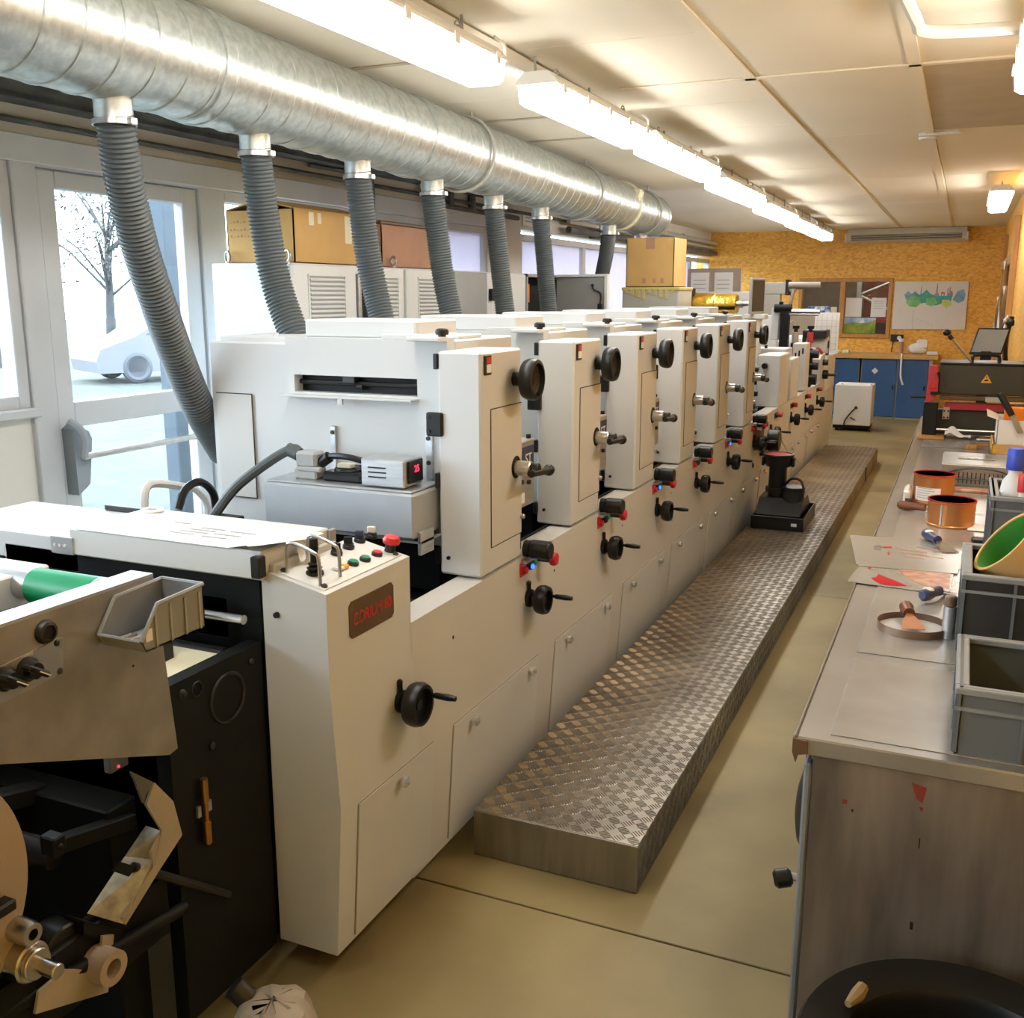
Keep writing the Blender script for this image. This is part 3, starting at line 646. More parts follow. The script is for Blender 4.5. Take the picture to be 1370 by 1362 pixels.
obj('side_screw', MB().cyl((-1.385, cy0, 0.905), (-1.385, cy0 - 0.008, 0.905), 0.007, n=10), M_BLACK, con)
cw = crank(2.085, 0.605, rw=0.056, ha=0.35)
# ---- infeed table in front of unit one
b = MB(); b.box((-2.0, 1.775, 0.985), (-1.41, 2.045, 1.053), 0.004); tb = obj('infeed_table', b, M_PRESS, press)
b = MB(); b.box((-2.5, 1.80, 0.93), (-2.002, 2.10, 1.02), 0.004); obj('side_table', b, M_PRESS, press)
b = MB(); b.box((-2.06, 1.77, 0.985), (-1.985, 1.778, 1.03), 0.001); b.mt(1)
for i in range(3): b.cyl((-2.045 + 0.017 * i, 1.772, 1.008), (-2.045 + 0.017 * i, 1.768, 1.008), 0.004, n=8)
obj('end_bracket', b, [M_ALU, M_PAPER], press)
b = MB(); b.box((-2.2, 2.085, 1.02), (-2.02, 2.10, 1.036), 0.002); obj('table_rail', b, M_IRON, press)
b = MB(); b.box((-1.41, 1.80, 0.955), (-1.395, 2.05, 1.02), 0.002); obj('table_end', b, M_PRESS2, press)
b = MB(); b.box((-1.428, 1.755, 0.995), (-1.402, 1.782, 1.045), 0.003); obj('corner_clamp', b, M_IRON, press)
b = MB(); b.box((-1.41, 2.035, 0.985), (-1.40, 2.06, 1.05), 0.002); obj('table_hook', b, M_ALU, press)
# black near-end plate and interior below the table
b = MB(); b.prism([(1.475, 0.835), (1.475, 0.05), (1.785, 0.05), (1.785, 0.835)], 'x', -1.47, -1.432); epl = obj('end_plate', b, M_DARK, press)
b = MB(); b.torus((-1.431, 1.66, 0.745), (1, 0, 0), 0.055, 0.004, 28, 6, None); b.torus((-1.431, 1.565, 0.80), (1, 0, 0), 0.016, 0.002, 18, 6); obj('bearing_ring', b, M_IRON, epl)
b = MB(); b.sph((-1.43, 1.52, 0.805), 0.011, (0.6, 1, 1)); b.sph((-1.43, 1.745, 0.80), 0.008, (0.6, 1, 1)); b.sph((-1.43, 1.60, 0.655), 0.01, (0.6, 1, 1)); obj('bolt', b, M_IRON, epl)
b = MB(); b.cyl((-1.42, 1.555, 0.60), (-1.42, 1.555, 0.545), 0.008, n=12); b.cyl((-1.42, 1.555, 0.545), (-1.42, 1.555, 0.49), 0.005, n=10); b.cyl((-1.42, 1.555, 0.50), (-1.42, 1.555, 0.455), 0.009, n=12); b.sph((-1.42, 1.555, 0.452), 0.009); obj('brass_valve', b, M_BRASS, epl)
for ya_ in (1.535, 1.568): obj('valve_clip', MB().box((-1.431, ya_, 0.515), (-1.424, ya_ + 0.01, 0.54)), M_ALU, epl)
b = MB(); b.box((-2.30, 1.50, 0.05), (-2.26, 1.80, 0.95), 0.004); b.box((-2.26, 1.80, 0.06), (-1.44, 1.82, 0.982)); obj('end_bulkhead', b, M_DARK, press)
b = MB(); b.cyl((-2.26, 1.74, 0.90), (-1.44, 1.74, 0.90), 0.011, n=12); obj('guide_bar', b, M_STEEL, press)
b = MB(); b.box((-1.62, 1.62, 0.70), (-1.575, 1.66, 0.96), 0.004); b.cyl((-1.60, 1.61, 0.915), (-1.60, 1.64, 0.915), 0.014, n=12); obj('guide_post', b, M_IRON, press)
b = MB(); b.sheet(lambda u, v: (-2.24 + 0.75 * u, 1.46 + 0.25 * v, 0.805 + 0.012 * v), 2, 2, 0.004); obj('web', b, M_CREAMP, press, label='cream paper web')
b = MB(); b.cyl((-2.24, 1.74, 0.80), (-1.5, 1.74, 0.80), 0.024, n=18); obj('infeed_roller', b, M_IRON, press)
b = MB(); b.sheet(lambda u, v: (-2.24 + 0.74 * u, 1.755, 0.845 + 0.09 * v), 2, 2, 0.003); obj('web_panel', b, M_ALU, press)

# ---- ultraviolet lamp housing hung in front of unit one
hx0, hx1, hy0, hy1, hz0, hz1 = -1.925, -1.40, 2.45, 2.64, 0.93, 1.062
b = MB(); b.box((hx0, hy0, hz0), (hx1, hy1, hz1), 0.006); uv = obj('dryer_housing', b, M_LAMPBOX, press)
b = MB(); b.box((hx0 + 0.005, hy0 + 0.01, hz1), (hx1 - 0.01, hy1, hz1 + 0.008), 0.003); obj('housing_lid', b, M_ALU, uv)
b = MB(); b.box((-1.818, ypf - 0.012, 1.06), (-1.798, ypf, 1.215), 0.002); b.box((-1.365 - 0.11, ypf - 0.012, 1.07), (-1.365 - 0.085, ypf, 1.215), 0.002)
for x, z in ((-1.808, 1.195), (-1.463, 1.195), (-1.463, 1.12)): b.mt(1).cyl((x, ypf - 0.012, z), (x, ypf - 0.016, z), 0.007, n=8)
obj('hanger', b, [M_ALU, M_IRON], uv)
b = MB(); b.box((hx1, hy0 + 0.02, hz0 - 0.05), (hx1 + 0.012, hy0 + 0.1, hz0 + 0.02), 0.002); b.box((-1.5, hy0 + 0.02, hz0 - 0.015), (hx1 + 0.012, hy1, hz0 - 0.008)); obj('end_bracket', b, M_ALU, uv)
b = MB(); b.box((-1.845, 2.50, hz1 + 0.008), (-1.765, 2.56, 1.105), 0.005); b.box((-1.84, 2.50, 1.105), (-1.765, 2.56, 1.155), 0.008); b.box((-1.83, 2.495, 1.095), (-1.745, 2.515, 1.11), 0.004); obj('plug_connector', b, M_CABG, uv)
b = MB(); b.box((-1.745, 2.50, hz1 + 0.008), (-1.605, 2.62, 1.10), 0.008); b.torus((-1.675, 2.56, 1.102), (0, 0, 1), 0.048, 0.006, 24, 6); b.cyl((-1.675, 2.56, 1.10), (-1.675, 2.56, 1.108), 0.02, n=14)
for k in range(5): b.box((-1.68, 2.515, 1.100), (-1.67, 2.605, 1.106), 0, rot=Matrix.Rotation(k * PI / 5, 3, 'Z'))
b.mt(1).box((-1.71, 2.53, 1.108), (-1.66, 2.56, 1.122), 0.003)
obj('cooling_fan', b, [M_BLACK, M_CREAMP], uv)
b = MB(); b.box((-1.585, 2.47, hz1 + 0.012), (-1.44, 2.58, 1.155), 0.004); b.mt(1)
for i in range(3): b.box((-1.56, 2.468, 1.10 + 0.014 * i), (-1.50, 2.472, 1.104 + 0.014 * i))
b.box((-1.44, 2.49, 1.085), (-1.432, 2.57, 1.15), 0.002); tc_ = obj('temperature_controller', b, [M_ALU, M_BLACK], uv)
text('red_digits', '25', 0.028, (-1.4305, 2.53, 1.125), FX, M_LEDR, uv)
b = MB(); b.tube(bez([(-1.84, 2.53, 1.145), (-1.87, 2.53, 1.155), (-1.93, 2.50, 1.12), (-2.02, 2.44, 1.04), (-2.07, 2.38, 0.95)], 8), 0.016, 10); b.cyl((-1.845, 2.53, 1.14), (-1.885, 2.53, 1.155), 0.021, n=12)
obj('supply_cable', b, M_HOSE, uv, label='thick dark blue-grey cable')
b = MB(); b.tube(bez([(-1.765, 2.53, 1.125), (-1.73, 2.53, 1.142), (-1.66, 2.52, 1.145), (-1.59, 2.53, 1.13)], 8), 0.010, 8); b.cyl((-1.765, 2.53, 1.12), (-1.735, 2.53, 1.14), 0.018, n=12); obj('fan_cable', b, M_BLACK, uv)
b = MB(); pts = [onx(*q, -2.2) for q in ((238, 682), (248, 655), (268, 645), (285, 660), (290, 690))]; b.tube(bez(pts, 8), 0.013, 8); obj('looped_cable', b, M_BLACK, press)
b = MB(); pts = [onx(*q, -2.3) for q in ((193, 685), (195, 655), (210, 647), (250, 652), (262, 655), (275, 670), (278, 690))]; b.tube(bez(pts, 8), 0.013, 8); obj('hoop_handle', b, M_TRANS, press)
b = MB(); b.box((-2.12, 2.12, 0.86), (-2.0, 2.45, 0.95), 0.004); b.box((-2.28, 2.10, 0.80), (-1.46, 2.44, 0.86)); obj('infeed_bed', b, M_DARK, press)

# ---- finishing section: two low stations, die cutter, waste arms, end cabinet
def low_col(ya, yb, zt, x0=-1.42, name='station_cover'):
    return obj(name, MB().box((x0, ya, 0.79), (FXP, yb, zt), 0.006), M_PRESS, press)
c1 = low_col(7.75, 8.18, 1.18, -1.42)
obj('adjuster_knob', MB().cyl((-1.36, 7.75, 1.10), (-1.36, 7.70, 1.10), 0.022, n=14, bev=0.003), M_BLACK, c1)
c2 = low_col(8.30, 8.70, 1.12, -1.35)
b = MB(); b.box((-2.25, 8.32, 1.125), (-1.30, 8.62, 1.20), 0.006); bm_ = obj('cross_beam', b, M_PRESS, press)
for x in (-1.62, -1.47): obj('beam_knob', MB().cyl((x, 8.36, 1.20), (x, 8.36, 1.225), 0.012, n=10), M_BLACK, bm_)
b = MB(); b.box((-1.37, 9.10, 0.80), (-1.255, 9.34, 1.21), 0.006); p2_ = obj('slotted_cover', b, M_PRESS2, press)
for dx, dz in ((0.02, 0.0), (0.05, 0.02), (0.08, 0.04)): obj('slot', MB().box((-1.37 + dx, 9.098, 1.08 + dz), (-1.37 + dx + 0.014, 9.101, 1.13 + dz), 0.001), M_DARK, p2_)
for yy, n_ in ((7.1, 4), (9.5, 4)):
    for i in range(n_):
        b = MB(); z = 0.86 + 0.085 * i; b.cyl((-2.2, yy + 0.05 * (i % 2), z), (-1.36, yy + 0.05 * (i % 2), z), 0.034, n=14); b.cyl((-1.36, yy + 0.05 * (i % 2), z), (-1.30, yy + 0.05 * (i % 2), z), 0.02, n=10)
        obj('die_roller', b, M_IRON if i % 2 else M_BLACK, press)
    obj('die_side_plate', MB().box((-1.44, yy - 0.08, 0.78), (-1.40, yy + 0.16, 0.84 + 0.09 * n_), 0.006), M_DARK, press)
b = MB(); b.box((-1.30, 9.5, 0.80), (-1.255, 9.56, 1.15), 0.006); b.cyl((-1.30, 9.52, 0.87), (-1.21, 9.52, 0.87), 0.05, n=18); b.cyl((-1.30, 9.52, 0.99), (-1.2, 9.52, 0.99), 0.035, n=14); b.cyl((-1.30, 9.52, 1.10), (-1.2, 9.52, 1.10), 0.04, n=14); obj('pressure_screws', b, M_BLACK, press)
b = MB(); b.prism([(10.05, 0.79), (10.43, 0.79), (10.43, 1.03), (10.38, 1.06), (10.10, 1.05), (10.05, 1.02)], 'x', -1.36, FXP); cc = obj('end_console', b, M_PRESS, press)
obj('cable_bundle', MB().tube(bez([(-1.34, 10.1, 1.05), (-1.33, 10.15, 1.10), (-1.30, 10.25, 1.11), (-1.27, 10.32, 1.06)], 6), 0.014, 8), M_REDM, cc)
obj('end_knob', MB().cyl((FXP, 10.25, 0.98), (FXP + 0.05, 10.25, 0.98), 0.03, n=14, bev=0.004), M_BLACK, cc)
b = MB(); b.cyl((FXP, 10.3, 0.86), (FXP + 0.05, 10.3, 0.86), 0.045, n=16, bev=0.005); b.cyl((FXP + 0.05, 10.3, 0.86), (FXP + 0.13, 10.3, 0.86), 0.014, n=10); obj('end_wheel', b, M_BLACK, cc)
b = MB(); b.box((-1.46, 10.5, 0.68), (FXP + 0.01, 11.2, 1.02), 0.006); obj('end_cover', b, M_CAB, press)
b = MB(); b.cyl((-1.95, 10.75, 1.13), (-1.27, 10.75, 1.13), 0.09, n=24); obj('wound_label_roll', b, M_TRANS, press); b = MB(); b.cyl((-1.96, 10.75, 1.13), (-1.26, 10.75, 1.13), 0.04, n=20); obj('roll_core', b, M_IRON, press)
b = MB(); b.box((-1.50, 10.55, 1.20), (-1.27, 10.85, 1.28), 0.01); b.box((-1.50, 10.55, 1.0), (-1.47, 10.6, 1.22)); b.box((-1.30, 10.82, 1.0), (-1.27, 10.86, 1.22)); obj('dark_hood', b, M_IRON, press)
b = MB(); b.sheet(lambda u, v: (-1.47 + 0.25 * u, 11.15 + 0.03 * v, 1.02 + 0.42 * v), 2, 3, 0.002); wv = obj('label_web', b, M_PAPER, press, label='hanging web of white labels')
b = MB()
for i in range(5): b.box((-1.445 + 0.05 * i, 11.143, 1.05), (-1.443 + 0.05 * i, 11.15, 1.42))
for j in range(6): b.box((-1.46, 11.143, 1.06 + j * 0.06), (-1.23, 11.15, 1.062 + j * 0.06))
obj('label_grid', b, M_INKL, wv)
# waste-winding stand with two arms
b = MB(); b.box((-1.620, 9.870, 1.13), (-1.540, 9.970, 1.50), 0.005); st = obj('arm_post', b, M_DARK, press)
b = MB(); b.cyl((-1.550, 9.900, 1.46), (-1.500, 9.900, 1.73), 0.016, n=12); obj('arm_link', b, M_STEEL, st)
b = MB(); b.cyl((-1.560, 9.900, 1.71), (-1.27, 9.900, 1.71), 0.032, n=18); obj('upper_arm', b, M_ARM, st)
b = MB(); b.cyl((-1.560, 9.900, 1.47), (-1.26, 9.900, 1.47), 0.024, n=18, bev=0.004); b.cyl((-1.560, 9.900, 1.445), (-1.27, 9.900, 1.445), 0.014, n=12); obj('lower_arm', b, M_STEEL, st)
b = MB(); b.cyl((-1.680, 9.900, 1.50), (-1.520, 9.900, 1.50), 0.04, n=14); b.cyl((-1.620, 9.900, 1.48), (-1.620, 9.900, 1.56), 0.02, n=10); obj('arm_hub', b, M_DARK, st)
b = MB(); b.box((-2.200, 9.820, 1.10), (-1.29, 10.020, 1.13), 0.005); b.box((-1.710, 9.920, 1.2), (-1.640, 10.070, 1.5), 0.004); obj('station_deck', b, M_PRESS, press)
for x in (-1.47, -1.335):
    b = MB(); b.cyl((x, 9.90, 1.180), (x, 9.90, 1.280), 0.028, n=14, bev=0.006); b.cyl((x, 9.90, 1.130), (x, 9.90, 1.180), 0.012, n=8); b.mt(1).cyl((x, 9.90, 1.280), (x, 9.90, 1.310), 0.018, n=12); b.torus((x, 9.90, 1.335), (0, 0, 1), 0.03, 0.005, 16, 6); b.box((x - 0.03, 9.895, 1.310), (x + 0.03, 9.905, 1.335)); 
    obj('air_regulator', b, [M_REDM if x > -1.4 else M_ROLLP, M_BLACK], press)
for yy, zz in ((6.43 + 0.42, 0.645), (7.42, 0.64), (8.35, 0.635), (9.15, 0.63), (9.9, 0.63)):
    crank(yy, zz)
for yy in (7.05, 7.65, 8.4, 9.2, 9.95):
    b = MB(); b.box((FXP, yy - 0.05, 0.72), (FXP + 0.006, yy + 0.09, 0.76), 0.002); b.cyl((FXP, yy, 0.74), (FXP + 0.02, yy, 0.74), 0.014, n=10); b.mt(1).cyl((FXP + 0.005, yy + 0.07, 0.74), (FXP + 0.04, yy + 0.07, 0.74), 0.02, n=12, bev=0.004); obj('button_plate', b, [M_IRON, M_RED], press)
b = MB(); b.cyl((FXP, 7.1, 0.60), (FXP + 0.05, 7.1, 0.60), 0.04, n=16, bev=0.004); b.cyl((FXP + 0.05, 7.1, 0.63), (FXP + 0.13, 7.1, 0.63), 0.075, n=22, bev=0.008); b.box((FXP, 7.0, 0.53), (FXP + 0.07, 7.2, 0.55), 0.004); obj('side_motor', b, M_BLACK, press)
b = MB(); b.box((FXP, 6.78, 0.60), (FXP + 0.05, 6.92, 0.74), 0.006); obj('terminal_box', b, M_RUST, press)
b = MB(); b.sph((FXP + 0.01, 6.75, 0.50), 0.022, (.7, 1, 1)); b.sph((FXP + 0.01, 7.4, 0.55), 0.02, (.7, 1, 1)); obj('cap', b, M_BLACK, press)
# ================================================================== ventilation duct and hoses
def dax(y): return Vector((-2.10 - 0.05 * y, y, 2.320 - 0.005 * y))
DR = 0.165; DD = (dax(8.6) - dax(-0.5)); DL = DD.length; DDn = DD.normalized()
duct = thing('ventilation_duct', 'long galvanised spiral duct under the ceiling above the press', 'duct', dax(4.0))
pr = []; h = 0.0; pitch = 0.132
while h < DL:
    pr += [(DR, h), (DR, min(h + pitch - 0.008, DL)), (DR + 0.0035, min(h + pitch - 0.006, DL)), (DR + 0.0035, min(h + pitch - 0.002, DL))]; h += pitch
b = MB(); b.lathe(pr, dax(-0.5), DDn + Vector((0.0, 0, 0)), 48); obj('duct_pipe', b, M_GALV, duct, smooth=25)
for y in (2.55, 4.0, 5.4, 7.0):
    p = dax(y); b = MB(); b.lathe([(DR + 0.002, 0), (DR + 0.006, 0.002), (DR + 0.006, 0.05), (DR + 0.009, 0.052), (DR + 0.009, 0.062), (DR + 0.006, 0.064), (DR + 0.006, 0.11), (DR + 0.002, 0.112)], p, DDn, 48); obj('duct_coupling', b, M_GALV, duct)
p = dax(8.6); b = MB(); b.lathe([(DR + 0.004, -0.05), (DR + 0.004, 0.02), (DR - 0.01, 0.03), (0.0001, 0.03)], p, DDn, 48); obj('end_cap', b, M_GALV, duct)
for y in (4.62, 6.5, 8.2):
    p = dax(y); b = MB(); b.torus(p, DDn, DR + 0.012, 0.008, 48, 8); b.cyl(p + Vector((0.06, 0, DR)), p + Vector((0.06, 0, ZC - p.z)), 0.006, n=8); obj('hanging_strap', b, M_GREYM, duct)
hy = [2.25, 2.91, 3.60, 4.29, 5.04, 5.78, 7.29, 8.24]
ends = [None, (395, 452), (512, 432), (605, 428), (677, 426), (735, 424), (803, 380), None]
mids = [None, ((346, 225), (353, 290), (370, 380)), ((482, 260), (489, 320), (500, 380)), ((581, 275), (585, 310), (593, 370)), ((663, 290), (666, 330), (672, 385)), ((724, 300), (727, 330), (731, 380)), ((814, 315), (811, 340), (807, 360)), None]
hose_words = ['first hose from the near end, curving down beside the glazed door', 'second hose from the near end, dropping behind the first unit', 'third hose from the near end, passing the dark cabinet slot',
  'fourth hose from the near end, passing the second carton', 'fifth hose from the near end, before the white cabinet door', 'sixth hose from the near end, beside the orange label', 'seventh hose from the near end, behind the open grey door', 'last hose at the duct end, behind the upright carton']
for i, y in enumerate(hy):
    c = dax(y); r = 0.052
    zb = c.z - DR
    b = MB(); b.lathe([(r + 0.012, 0.03), (r + 0.004, 0.012), (r, 0.0), (r, -0.055)], (c.x, c.y, zb), (0, 0, 1), 24); obj('spigot', b, M_GALV, duct)
    top = Vector((c.x, c.y, zb - 0.035))
    if i == 0:
        pts = [top] + [onx(px_, py_, X_) for px_, py_, X_ in ((158, 190, -2.22), (168, 250, -2.24), (187, 330, -2.27), (213, 410, -2.30), (240, 485, -2.34), (268, 550, -2.38), (300, 605, -2.44))]
    elif ends[i]:
        X1 = c.x + 0.12
        pts = [top] + [ony(*q, y + (0.02 if i < 6 else 0.06) * (k + 1)) for k, q in enumerate(mids[i]) if k]
        pts.append(ony(*ends[i], y + (0.06 if i < 6 else 0.22))); d_ = pts[-1] - pts[-2]; pts.append(pts[-1] + d_.normalized() * 0.04)
    else:
        pts = [top, top + Vector((0.0, 0, -0.2)), top + Vector((0.05, 0.02, -0.5))]
    path = bez(pts, 40); L = [0]
    for a, q in zip(path, path[1:]): L.append(L[-1] + (q - a).length)
    n = int(L[-1] / 0.0043); pp = []; rr = []; j = 0
    for k in range(n + 1):
        s_ = L[-1] * k / n
        while j < len(L) - 2 and L[j + 1] < s_: j += 1
        t = (s_ - L[j]) / max(1e-6, L[j + 1] - L[j]); pp.append(path[j].lerp(path[j + 1], t)); rr.append(0.050 if k % 3 else 0.0555)
    h = thing('flexible_hose', 'corrugated dark grey ' + hose_words[i], 'hose', top, 'corrugated hoses under the duct')
    obj('hose', MB().tube(pp, rr, 20), M_HOSE, h, smooth=60)
    b = MB(); b.lathe([(0.0555, 0.012), (0.060, 0.012), (0.060, 0.026), (0.0555, 0.026)], top - Vector((0, 0, 0.04)), (0, 0, 1), 24, close=True); b.box(top + Vector((0.055, -0.012, -0.03)), top + Vector((0.075, 0.012, -0.01)), 0.003); obj('hose_clamp', b, M_STEEL, h, label='bright steel hose clamp')
# cloth rag / tape wrapped over the duct far end
p = dax(7.55); b = MB()
b.torus(p, DDn, DR + 0.008, 0.012, 40, 6); b.box(p + Vector((0.10, -0.03, 0.02)), p + Vector((0.175, 0.05, 0.12)), 0.015, rot=Matrix.Rotation(0.3, 3, 'Y')); obj('sealing_wrap', b, M_CREAMP, duct)
# conduits and dark tray along the window lintel
b = MB(); b.box((XL + 0.002, -1.0, 2.345), (XL + 0.11, 9.5, 2.375), 0.004); b.box((XL + 0.10, -1.0, 2.345), (XL + 0.11, 9.5, 2.41), 0.003); t = obj('cable_tray', b, M_PIPE, None, label='dusty dark cable tray on the wall behind the duct', cat='cable tray')
b = MB(); b.tube([(XL + 0.018, -1.0, 2.285), (XL + 0.018, 14.7, 2.285)], 0.013, 8); tag(obj('conduit', b, M_PIPE), 'thin straight conduit running along the wall above the windows', 'pipe')
b = MB(); b.tube(bez([(XL + 0.03, 4.9, 2.33), (XL + 0.035, 5.45, 2.33), (XL + 0.035, 5.55, 2.30), (XL + 0.03, 5.56, 2.1), (XL + 0.03, 5.56, 1.80)], 8), 0.012, 8); tag(obj('bent_pipe', b, M_PIPE), 'thin pipe bending down the window between third and fourth hose', 'pipe')
b = MB(); b.tube(bez([(XL + 0.06, 6.0, 2.45), (XL + 0.06, 6.15, 2.35), (XL + 0.06, 6.25, 2.1), (XL + 0.06, 6.25, 1.80)], 8), 0.024, 10); tag(obj('drop_pipe', b, M_WALL), 'pale pipe dropping behind the fourth hose', 'pipe')
for k, (z, r) in enumerate(((2.20, 0.03), (2.27, 0.02), (2.34, 0.028))):
    b = MB(); b.tube([(XL + 0.09, 8.8, z), (XL + 0.09, 14.7, z)], r, 10)
    for yy in (9.6, 11.2, 12.8): b.box((XL, yy, z - r - 0.01), (XL + 0.12, yy + 0.04, z + r + 0.008), 0.004)
    tag(obj('wall_pipe', b, M_GREYM if k else M_PIPE), ['lowest of the three grey pipes on the far window wall', 'middle of the three grey pipes on the far window wall', 'topmost of the three grey pipes on the far window wall'][k], 'pipe', 'grey pipes at the far window wall')
b = MB()
for yy, z in ((6.6, 2.28), (6.95, 2.27)): b.cyl((XL + 0.03, yy, z - 0.05), (XL + 0.03, yy, z + 0.05), 0.03, n=10); b.sph((XL + 0.03, yy, z + 0.06), 0.03)
b.tube([(XL + 0.03, 6.3, 2.235), (XL + 0.03, 7.8, 2.235)], 0.018, 8); tag(obj('valve_pipe', b, M_PIPE), 'dark pipe with two valves above the window behind the fourth hose', 'pipe')
for i, (yy, wd_) in enumerate(((7.95, 0.35), (11.1, 0.3))):
    b = MB(); b.box((XL, yy, 2.19), (XL + 0.01, yy + wd_, 2.29), 0.002); s_ = tag(obj('notice_sign', b, M_CAB), ['small pale notice above the window past the pier', 'small pale notice near the upright carton'][i], 'sign')
    g = MB(); g.box((XL + 0.01, yy + 0.05, 2.22), (XL + 0.0112, yy + wd_ - 0.05, 2.232)); g.box((XL + 0.01, yy + 0.05, 2.25), (XL + 0.0112, yy + wd_ - 0.08, 2.262)); obj('print', g, M_INKL, s_)

# ================================================================== ceiling lamps and trunking
b = MB(); b.prism([(0, 0), (0.07, 0), (0.07, 0.05), (0, 0.05)], 'y', 0, 1); b.v = [Vector((-1.56 - 0.017 * (p.y * 13.2 + 1.0) + p.x, -1.0 + p.y * 15.4, 2.43 + p.z)) for p in b.v]
trunk = thing('cable_trunking', 'pale cable trunking along the ceiling above the row of lamps', 'trunking', (-1.6, 6, 2.43))
obj('trunking', b, M_LIGHTB, trunk)
for k in range(20):
    yy = 1.2 + 0.62 * k; x = -1.56 - 0.0146 * (yy + 1.0) + 0.07
    b = MB(); b.tube([(x + 0.012, yy, 2.485), (x + 0.014, yy, 2.43), (x + 0.004, yy, 2.41), (x - 0.03, yy, 2.408)], 0.005, 6); obj('clip', b, M_CABG, trunk)
def lamp(x, ya, yb, label, group, zb=2.285):
    t = thing('ceiling_lamp', label, 'ceiling lamp', (x, (ya + yb) / 2, zb + 0.1), group); w2 = 0.075
    b = MB(); b.prism([(x - 0.045, zb + 0.115), (x + 0.045, zb + 0.115), (x + w2 + 0.003, zb + 0.082), (x + w2 + 0.003, zb + 0.072), (x - w2 - 0.003, zb + 0.072), (x - w2 - 0.003, zb + 0.082)], 'y', ya, yb); obj('lamp_body', b, M_LIGHTB, t)
    b = MB(); b.prism([(x - w2, zb + 0.072), (x + w2, zb + 0.072), (x + w2 - 0.006, zb + 0.012), (x + w2 - 0.025, zb), (x - w2 + 0.025, zb), (x - w2 + 0.006, zb + 0.012)], 'y', ya + 0.015, yb - 0.015); obj('diffuser', b, M_DIFF, t)
    n = 5
    for k in range(n):
        yy = ya + 0.08 + (yb - ya - 0.16) * k / (n - 1)
        for s_ in (-1, 1):
            b = MB(); b.box((x + s_ * (w2 + 0.004), yy - 0.016, zb + 0.05), (x + s_ * (w2 + 0.009), yy + 0.016, zb + 0.086), 0.003); obj('clip', b, M_LIGHTB, t)
    for yy in (ya + 0.2, yb - 0.2):
        b = MB(); b.tube([(x, yy, zb + 0.115), (x, yy, 2.43)], 0.006, 6); b.torus((x, yy, zb + 0.135), (1, 0, 0), 0.022, 0.003, 16, 5); obj('hook', b, M_CABG, t)
    if 'small' not in label:
        b = MB(); b.tube(bez([(x + 0.02, yb, zb + 0.09), (x + 0.03, yb + 0.05, zb + 0.05), (x + 0.04, yb + 0.06, zb + 0.13), (x + 0.02, yb + 0.02, 2.44)], 6), 0.006, 6); obj('lamp_cable', b, M_LIGHTB, t)
    return t
lw = ['nearest lit lamp of the long row, cut by the top edge', 'second lit lamp of the long row over the press', 'third lit lamp of the long row over the press', 'fourth lit lamp of the long row over the press', 'fifth lit lamp of the long row over the press', 'sixth lit lamp of the row, towards the orange wall', 'last lit lamp of the row, nearest the orange wall']
for k, (x, ya, yb) in enumerate(((-1.50, 1.86, 3.16), (-1.475, 3.52, 4.72), (-1.49, 4.95, 6.25), (-1.56, 6.72, 8.15), (-1.63, 8.7, 10.25), (-1.67, 10.55, 12.0), (-1.69, 12.2, 13.5))):
    lamp(x, ya, yb, lw[k], 'lamps in the long row')
lamp(-1.46, 0.25, 1.5, 'added unseen lamp continuing the long row above the viewer', 'lamps in the long row')  # out of view, added to brighten the front faces and infeed
lamp(0.15, 2.72, 4.02, 'lit lamp over the workbench at the top right edge', 'lamps over the workbench')
lamp(0.15, 8.33, 9.5, 'small lit lamp seen end-on near the right wall', 'lamps over the workbench')
b = MB(); b.tube(bez([(-0.25, 3.2, 2.46), (-0.22, 3.5, 2.44), (-0.20, 3.62, 2.43), (-0.05, 3.68, 2.43), (0.33, 3.72, 2.43)], 6), 0.02, 8); tag(obj('ceiling_conduit', b, M_LIGHTB), 'pale conduit on the ceiling beside the workbench lamp', 'pipe')
b = MB(); b.cyl((-0.28, 6.28, ZC), (-0.28, 6.28, ZC - 0.03), 0.05, n=20, bev=0.006); b.box((-0.33, 6.2, ZC - 0.018), (-0.12, 6.27, ZC), 0.005); tag(obj('smoke_detector', b, M_LIGHTB), 'small white detector on the ceiling by the dark patch', 'detector')

